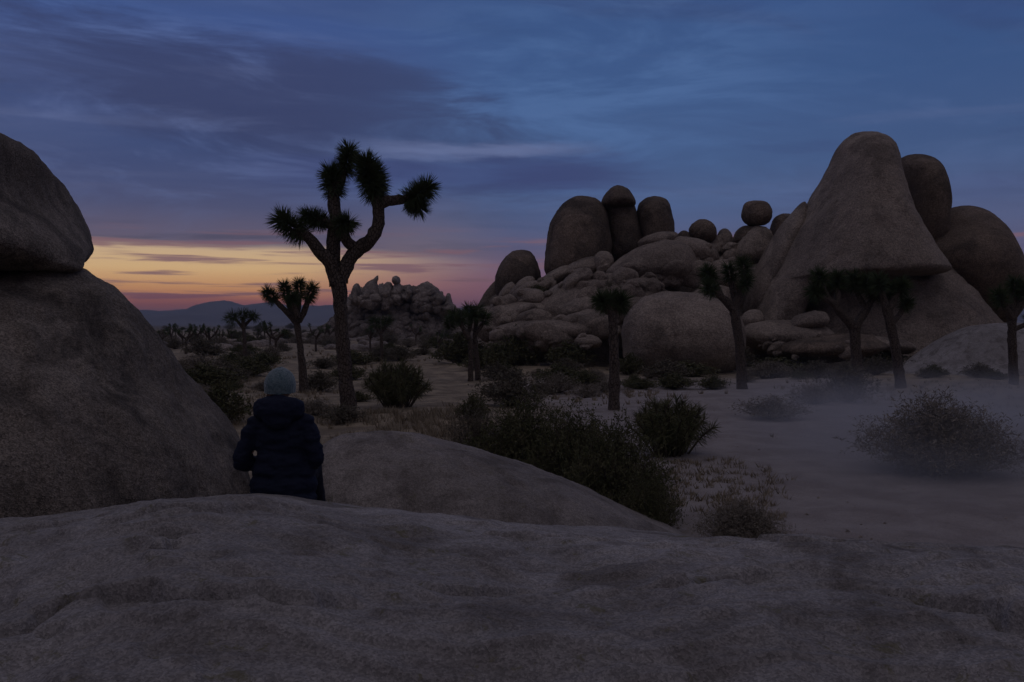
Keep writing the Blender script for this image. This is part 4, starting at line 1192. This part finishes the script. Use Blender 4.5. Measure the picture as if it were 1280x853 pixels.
# dry grass: nobody could count it
def grass():
    rnd = random.Random(99)
    V, Fc = [], []
    for (x0, x1, y0, y1, cnt, hh) in [(390, 640, 500, 560, 900, 0.20), (250, 430, 470, 540, 500, 0.18), (790, 990, 545, 660, 700, 0.10), (600, 880, 450, 520, 420, 0.2),
                                      (900, 1290, 470, 510, 260, 0.16), (180, 640, 430, 470, 500, 0.3), (1180, 1290, 470, 520, 120, 0.14)]:
        for _ in range(cnt):
            px = rnd.uniform(x0, x1); py = rnd.uniform(y0, y1)
            Y = gy(py); p = at(px, py, Y)
            e = min((px - x0) / (x1 - x0), (x1 - px) / (x1 - x0), (py - y0) / (y1 - y0), (y1 - py) / (y1 - y0)) * 2
            if float(fbm(np.array([[p.x * 0.55, Y * 0.4, 2.0]]), 3)[0]) < 0.30 - 0.7 * min(e * 1.6, 1):
                continue
            if rnd.random() > 0.15 + e * 1.4:
                continue
            z = gz(p.x, Y)
            for b in range(9):
                a = rnd.uniform(0, 6.28); r = rnd.uniform(0, 0.09)
                c = np.array([p.x + math.cos(a) * r, Y + math.sin(a) * r, z - 0.01])
                h = hh * rnd.uniform(0.5, 1.2); w = 0.006 + 0.0004 * Y
                tip = c + np.array([math.cos(a) * h * 0.5 + rnd.gauss(0, .03), math.sin(a) * h * 0.5, h])
                s = np.array([-math.sin(a + 0.6), math.cos(a + 0.6), 0]) * w
                k = len(V)
                V += [c - s, c + s, tip]; Fc.append([k, k + 1, k + 2])
    tag(put('dry_grass', make_mesh('dry_grass', np.array(V), Fc, False, M['grass'])), 'dry straw coloured grass growing in thin tufts on the sandy flat', 'grass', None, 'stuff')
grass()

# pebbles and litter on the sand
def pebbles():
    rnd = random.Random(12)
    V, Fc = [], []
    base = [(-1, 0, 0), (1, 0, 0), (0, -1, 0), (0, 1, 0), (0, 0, .7), (0.6, 0.6, .35)]
    fs = [(0, 2, 4), (2, 1, 4), (1, 5, 4), (5, 3, 4), (3, 0, 4)]
    for _ in range(260):
        py = 430 + 250 * rnd.random() ** 1.1; px = rnd.uniform(380, 1290)
        Y = gy(py); p = at(px, py, Y); s = rnd.uniform(0.008, 0.03)
        z = gz(p.x, Y); k = len(V)
        a = rnd.uniform(0, 6)
        for x, y, q in base:
            V.append(((x * math.cos(a) - y * math.sin(a)) * s + p.x, (x * math.sin(a) + y * math.cos(a)) * s * .8 + Y, z + q * s))
        Fc += [[k + i for i in f] for f in fs]
    tag(put('pebbles', make_mesh('pebbles', np.array(V), Fc, False, M['mid_rock'])), 'small pebbles strewn over the sand', 'pebbles', None, 'stuff')
pebbles()

# ------------------------------------------------------------------ the seated person
def remesh(name, parts, mat, voxel=0.012, smooth=6, parent=None):
    """blend rough volumes into one continuous skin"""
    V, Fc = merge(parts)
    me = make_mesh(name, V, Fc, True, mat)
    o = bpy.data.objects.new('tmp', me)
    COL.objects.link(o)
    m = o.modifiers.new('r', 'REMESH'); m.mode = 'VOXEL'; m.voxel_size = voxel; m.use_smooth_shade = True
    s = o.modifiers.new('s', 'SMOOTH'); s.iterations = smooth; s.factor = 0.5
    dg = bpy.context.evaluated_depsgraph_get()
    em = bpy.data.meshes.new_from_object(o.evaluated_get(dg))
    em.name = name
    bpy.data.objects.remove(o)
    em.polygons.foreach_set('use_smooth', [True] * len(em.polygons))
    if not em.materials:
        em.materials.append(mat)
    return em

def ellipsoid(c, r, rot=(0, 0, 0), nu=24, nv=16, shape=None):
    Mx = np.array(__import__('mathutils').Euler(rot).to_matrix())
    V = []
    for i in range(nv + 1):
        ph = -math.pi / 2 + math.pi * i / nv
        for j in range(nu):
            th = 2 * math.pi * j / nu
            V.append((math.cos(ph) * math.cos(th) * r[0], math.cos(ph) * math.sin(th) * r[1], math.sin(ph) * r[2]))
    V = np.array(V) @ Mx.T + np.array(c)
    return V, grid_faces(nv + 1, nu, True).tolist()

def limb(pts, rads, n=16):
    """smooth closed limb with rounded ends"""
    P = [np.array(p, float) for p in pts]
    v, f = tube(P, rads, n, 0.0, 0, True, 0.03)
    a = ellipsoid(P[0], [rads[0]] * 3); b = ellipsoid(P[-1], [rads[-1]] * 3)
    return [(v, f), a, b]

def cloth_mat(name, a, b_, quilt=False, rough=0.8, sc=60):
    m, t, b = new_mat(name)
    g = t.n('ShaderNodeTexCoord')
    p = g.outputs['Object']
    n = t.noise(p, sc, 3, 0.6)
    n2 = t.noise(p, 9, 4, 0.6, 0.4)
    t.l(t.mix(n, a, b_), b.inputs['Base Color'])
    b.inputs['Roughness'].default_value = rough
    bp = t.n('ShaderNodeBump'); bp.inputs['Distance'].default_value = 0.012
    t.l(t.m('ADD', t.m('MULTIPLY', n2, 1.0), t.m('MULTIPLY', n, 0.12)), bp.inputs['Height'])
    t.l(bp.outputs[0], b.inputs['Normal'])
    return m
M['jacket'] = cloth_mat('navy_jacket', (0.0075, 0.0105, 0.025, 1), (0.012, 0.016, 0.036, 1), rough=0.75)
M['trousers'] = cloth_mat('dark_trousers', (0.012, 0.013, 0.02, 1), (0.02, 0.02, 0.03, 1))
M['skin'] = cloth_mat('skin', (0.48, 0.29, 0.21, 1), (0.52, 0.33, 0.24, 1), rough=0.55, sc=20)
M['hair'] = cloth_mat('brown_hair', (0.16, 0.085, 0.045, 1), (0.24, 0.13, 0.07, 1), rough=0.5, sc=90)
M['shoe'] = cloth_mat('shoe', (0.03, 0.025, 0.022, 1), (0.05, 0.04, 0.035, 1))
M['glove'] = M['skin']

def knit_mat():
    m, t, b = new_mat('teal_knit')
    g = t.n('ShaderNodeTexCoord')
    p = g.outputs['Object']
    n = t.noise(p, 75, 3, 0.7)
    n2 = t.noise(p, 18, 3, 0.6)
    col = t.mix(t.ss(n, 0.35, 0.65), (0.045, 0.085, 0.10, 1), (0.13, 0.19, 0.205, 1))
    col = t.mix(t.ss(n2, 0.3, 0.7, 0.0, 0.5), col, (0.24, 0.29, 0.29, 1))
    t.l(col, b.inputs['Base Color'])
    b.inputs['Sheen Weight'].default_value = 0.6
    b.inputs['Sheen Roughness'].default_value = 0.4
    bp = t.n('ShaderNodeBump'); bp.inputs['Distance'].default_value = 0.006
    t.l(n, bp.inputs['Height']); t.l(bp.outputs[0], b.inputs['Normal'])
    return m
M['beanie'] = knit_mat()

def person():
    Y = 6.35
    b = at(352, 625, Y)
    root = thing('person', b, 'person seated with back turned, in a dark navy hooded jacket and teal knit beanie', 'person')
    # local axes: x right, y away from the camera (the way the person faces), z up; seat at z = 0
    hx, hz = -0.015, 0.815      # head centre
    sh = 0.575                 # shoulder height
    # body: one skin from head to feet
    L_sh, R_sh = (-0.165, 0.02, sh - 0.035), (0.165, 0.02, sh - 0.035)
    L_el, R_el = (-0.275, 0.00, 0.285), (0.235, 0.01, 0.30)
    L_wr, R_wr = (-0.12, 0.21, 0.215), (0.10, 0.21, 0.22)
    hipL, hipR = (-0.10, 0.02, 0.09), (0.10, 0.02, 0.09)
    knL, knR = (-0.13, 0.43, 0.17), (0.12, 0.45, 0.16)
    anL, anR = (-0.12, 0.66, -0.22), (0.13, 0.68, -0.22)
    body = []
    body += [ellipsoid((hx, 0.035, hz), (0.074, 0.094, 0.105)), ellipsoid((hx - 0.004, 0.075, hz - 0.055), (0.052, 0.058, 0.060))]
    body += [ellipsoid((hx - 0.002, 0.132, hz - 0.018), (0.013, 0.018, 0.022), (0.5, 0, 0)), ellipsoid((hx, 0.118, hz - 0.058), (0.026, 0.014, 0.009))]
    body += [ellipsoid((hx - 0.075, 0.03, hz - 0.01), (0.010, 0.020, 0.032)), ellipsoid((hx + 0.075, 0.03, hz - 0.01), (0.010, 0.020, 0.032))]
    body += limb([(0, 0.01, sh), (hx, 0.03, hz - 0.06)], [0.056, 0.052])
    body += [ellipsoid((0, 0.02, 0.42), (0.155, 0.095, 0.20)), ellipsoid((0, 0.02, 0.16), (0.15, 0.105, 0.15)), ellipsoid((0, 0.02, sh - 0.045), (0.175, 0.075, 0.06))]
    body += limb([L_sh, L_el], [0.05, 0.04]) + limb([L_el, L_wr], [0.038, 0.026])
    body += limb([R_sh, R_el], [0.05, 0.04]) + limb([R_el, R_wr], [0.038, 0.026])
    body += limb([hipL, knL], [0.088, 0.056]) + limb([knL, anL], [0.052, 0.034])
    body += limb([hipR, knR], [0.088, 0.056]) + limb([knR, anR], [0.052, 0.034])
    for sgn, wr in ((1, L_wr), (-1, R_wr)):        # hands resting on the thighs, fingers forward
        w = np.array(wr)
        fw = np.array([0.25 * sgn, 0.95, -0.16]); fw /= np.linalg.norm(fw)
        sd = np.array([0.95, -0.25 * sgn, 0.0])
        palm = w + fw * 0.055
        body.append(ellipsoid(palm, (0.040, 0.050, 0.016), (-0.16, 0, -0.25 * sgn)))
        for k in range(4):
            o_ = (k - 1.5) * 0.019
            Lf = (0.060, 0.072, 0.068, 0.052)[k]
            a = palm + fw * 0.042 + sd * o_
            m_ = a + fw * Lf * 0.55 + np.array([0, 0, 0.004]); e = m_ + (fw * 0.7 + np.array([0, 0, -0.7])) * Lf * 0.5
            body += limb([a, m_, e], [0.0088, 0.0082, 0.0072], 10)
        a = palm - fw * 0.02 + sd * 0.032 * sgn
        body += limb([a, a + sd * 0.022 * sgn + fw * 0.022, a + sd * 0.026 * sgn + fw * 0.052 + np.array([0, 0, -0.006])], [0.011, 0.010, 0.008], 10)
    put('body', remesh('body', body, M['skin'], 0.0055, 3), root)
    # eyes
    for s in (-1, 1):
        v, f = ellipsoid((hx + s * 0.030, 0.119, hz + 0.004), (0.011, 0.009, 0.008))
        put('eye', make_mesh('eye', v, f, True, M['shoe']), root)
    # jacket with sleeves
    j = []
    j += [ellipsoid((0.0, 0.015, 0.43), (0.198, 0.135, 0.205)), ellipsoid((0.005, 0.015, 0.25), (0.196, 0.145, 0.20)), ellipsoid((0.010, 0.02, 0.10), (0.245, 0.175, 0.14)), ellipsoid((0.01, 0.02, 0.20), (0.225, 0.155, 0.14)),
          ellipsoid((0.0, 0.01, sh - 0.035), (0.205, 0.105, 0.075)), ellipsoid((0.010, 0.0, 0.01), (0.25, 0.18, 0.09))]
    j += limb([(-0.06, 0.01, sh + 0.015), (-0.178, 0.015, sh - 0.04), (-0.235, 0.005, 0.43), (-0.292, 0.0, 0.285)], [0.06, 0.072, 0.068, 0.062])
    j += limb([(0.06, 0.01, sh + 0.015), (0.172, 0.015, sh - 0.04), (0.212, 0.005, 0.43), (0.246, 0.0, 0.30)], [0.06, 0.072, 0.068, 0.060])
    j += limb([(-0.292, 0.0, 0.285), (-0.21, 0.11, 0.235), (-0.125, 0.20, 0.215)], [0.062, 0.056, 0.046])
    j += limb([(0.246, 0.0, 0.30), (0.18, 0.11, 0.245), (0.105, 0.20, 0.22)], [0.060, 0.056, 0.046])
    jm = remesh('jacket', j, M['jacket'], 0.009, 5)
    n = len(jm.vertices); co = np.empty(n * 3); jm.vertices.foreach_get('co', co); co = co.reshape(-1, 3)
    no = np.empty(n * 3); jm.vertices.foreach_get('normal', no); no = no.reshape(-1, 3)
    # quilted baffles round the torso and sleeves, creases at the elbows
    baf = np.abs(np.sin(co[:, 2] * math.pi / 0.085))
    wr = fbm(co * np.array([9, 9, 22]), 4, 0.55)
    co += no * ((baf ** 0.5 - 0.7) * 0.0025 + wr * 0.011)[:, None]
    jm.vertices.foreach_set('co', co.reshape(-1)); jm.update()
    jk = put('jacket', jm, root)
    # hood, thrown back over the shoulders and standing round the neck
    h = []
    for k in range(22):
        a = 2 * math.pi * k / 22
        back = 0.5 - 0.5 * math.sin(a)            # 1 at the back
        x = math.cos(a) * (0.118 + 0.018 * back); y = math.sin(a) * 0.095 - 0.01
        r = 0.040 + 0.022 * back
        h.append(ellipsoid((x * 1.04 + hx * 0.5, y, sh + 0.088 - 0.004 * back), (r, r, r * 1.35)))
    h += [ellipsoid((-0.005, -0.095, sh + 0.085), (0.142, 0.065, 0.085)), ellipsoid((-0.005, -0.105, sh + 0.005), (0.10, 0.055, 0.065)), ellipsoid((-0.01, -0.065, sh + 0.135), (0.112, 0.045, 0.05))]
    hm = remesh('hood', h, M['jacket'], 0.009, 5)
    n = len(hm.vertices); co = np.empty(n * 3); hm.vertices.foreach_get('co', co); co = co.reshape(-1, 3)
    nrm = np.empty(n * 3); hm.vertices.foreach_get('normal', nrm); nrm = nrm.reshape(-1, 3)
    co += nrm * (fbm(co * np.array([12, 12, 26]) + 4, 4, 0.5) * 0.008)[:, None]
    hm.vertices.foreach_set('co', co.reshape(-1)); hm.update()
    put('hood', hm, jk)
    # trousers and shoes
    t = [ellipsoid((0, 0.03, 0.085), (0.18, 0.14, 0.09))]
    t += limb([hipL, knL], [0.105, 0.074]) + limb([knL, anL], [0.072, 0.055]) + limb([hipR, knR], [0.105, 0.074]) + limb([knR, anR], [0.072, 0.055])
    put('trousers', remesh('trousers', t, M['trousers'], 0.011, 4), root)
    for an in (anL, anR):
        s = limb([(an[0], an[1] - 0.02, an[2] - 0.02), (an[0], an[1] + 0.07, an[2] - 0.055), (an[0], an[1] + 0.17, an[2] - 0.07)], [0.052, 0.048, 0.038])
        put('shoe', remesh('shoe', s, M['shoe'], 0.009, 3), root)
    # hair: falls over the left side of the neck
    hr = [ellipsoid((hx, 0.022, hz + 0.0), (0.086, 0.098, 0.10)), ellipsoid((hx - 0.062, 0.03, hz - 0.075), (0.030, 0.040, 0.075)), ellipsoid((hx, -0.02, hz - 0.09), (0.075, 0.05, 0.07)),
          ellipsoid((hx - 0.085, 0.035, hz - 0.10), (0.018, 0.03, 0.055))]
    hv = remesh('hair', hr, M['hair'], 0.007, 2)
    # keep the face free
    put('hair', hv, root)
    # beanie: ribbed brim and a rounded knit crown
    V = []; nu = 96; nv = 30
    for i in range(nv + 1):
        t_ = i / nv
        if t_ < 0.25:
            z = hz - 0.045 + 0.048 * (t_ / 0.25); rr = 1.0 + 0.04 * t_ / 0.25
        else:
            q = (t_ - 0.25) / 0.75; ph = q * math.pi / 2
            z = hz + 0.003 + 0.132 * math.sin(ph); rr = 1.04 * max(math.cos(ph), 0.0) ** 0.95
        for jj in range(nu):
            th = 2 * math.pi * jj / nu
            rib = (0.0022 if t_ < 0.25 else 0.0014) * math.sin(th * 32)
            V.append((hx + (0.106 * rr + rib) * math.cos(th), 0.028 + (0.112 * rr + rib) * math.sin(th), z + 0.006 * math.sin(th)))
    V = np.array(V); V += fbm(V * 30, 2)[:, None] * 0.002
    put('beanie', make_mesh('beanie', V, grid_faces(nv + 1, nu, True), True, M['beanie']), root)
    return root
person()

# ------------------------------------------------------------------ the desert air
def haze():
    X, Y0, Y1, Z0, Z1 = 7500, -80, 9500, -12, 175
    V = [(x, y, z) for z in (Z0, Z1) for y in (Y0, Y1) for x in (-X, X)]
    Fc = [(0, 2, 3, 1), (4, 5, 7, 6), (0, 1, 5, 4), (2, 6, 7, 3), (0, 4, 6, 2), (1, 3, 7, 5)]
    m = bpy.data.materials.new('haze'); m.use_nodes = True
    t = NT(m.node_tree)
    o = t.n('ShaderNodeOutputMaterial'); v = t.n('ShaderNodeVolumePrincipled')
    v.inputs['Color'].default_value = (0.62, 0.76, 1.0, 1)
    v.inputs['Density'].default_value = 2.0e-4
    t.l(v.outputs[0], o.inputs['Volume'])
    tag(put('haze', make_mesh('haze', V, Fc, False, m)), 'thin blue dusk haze over the whole desert', 'haze', None, 'stuff')
haze()
SC.cycles.volume_bounces = 0

def mist():
    """blown dust lying low over the sandy trail at the right"""
    m = bpy.data.materials.new('mist'); m.use_nodes = True
    t = NT(m.node_tree)
    o = t.n('ShaderNodeOutputMaterial'); v = t.n('ShaderNodeVolumePrincipled')
    g = t.n('ShaderNodeNewGeometry'); p = g.outputs['Position']
    sp_ = t.n('ShaderNodeSeparateXYZ'); t.l(p, sp_.inputs[0])
    x, y, z = sp_.outputs
    mp = t.n('ShaderNodeMapping'); mp.inputs['Scale'].default_value = (0.28, 0.2, 0.9); t.l(p, mp.inputs[0])
    n = t.noise(mp.outputs[0], 1.0, 3, 0.55, 0.4)
    edge = t.m('MULTIPLY', t.ss(y, 9.0, 15.0), t.ss(y, 33.0, 18.0))
    side = t.ss(t.m('SUBTRACT', x, t.m('MULTIPLY', y, 0.20)), 0.0, 5.0)
    hgt = t.ss(z, 1.8, 0.0)
    d = t.m('MULTIPLY', t.m('MULTIPLY', edge, side), t.m('MULTIPLY', t.m('MULTIPLY', hgt, hgt), t.ss(n, 0.22, 0.68)))
    v.inputs['Color'].default_value = (0.92, 0.92, 0.95, 1)
    t.l(t.m('MULTIPLY', d, 0.34), v.inputs['Density'])
    t.l(v.outputs[0], o.inputs['Volume'])
    V = [(a, b, c) for c in (-0.6, 2.15) for b in (8.8, 39) for a in (1.5, 34)]
    Fc = [(0, 2, 3, 1), (4, 5, 7, 6), (0, 1, 5, 4), (2, 6, 7, 3), (0, 4, 6, 2), (1, 3, 7, 5)]
    tag(put('mist', make_mesh('mist', V, Fc, False, m)), 'low veil of blown dust over the sand at the right', 'mist', None, 'stuff')
mist()
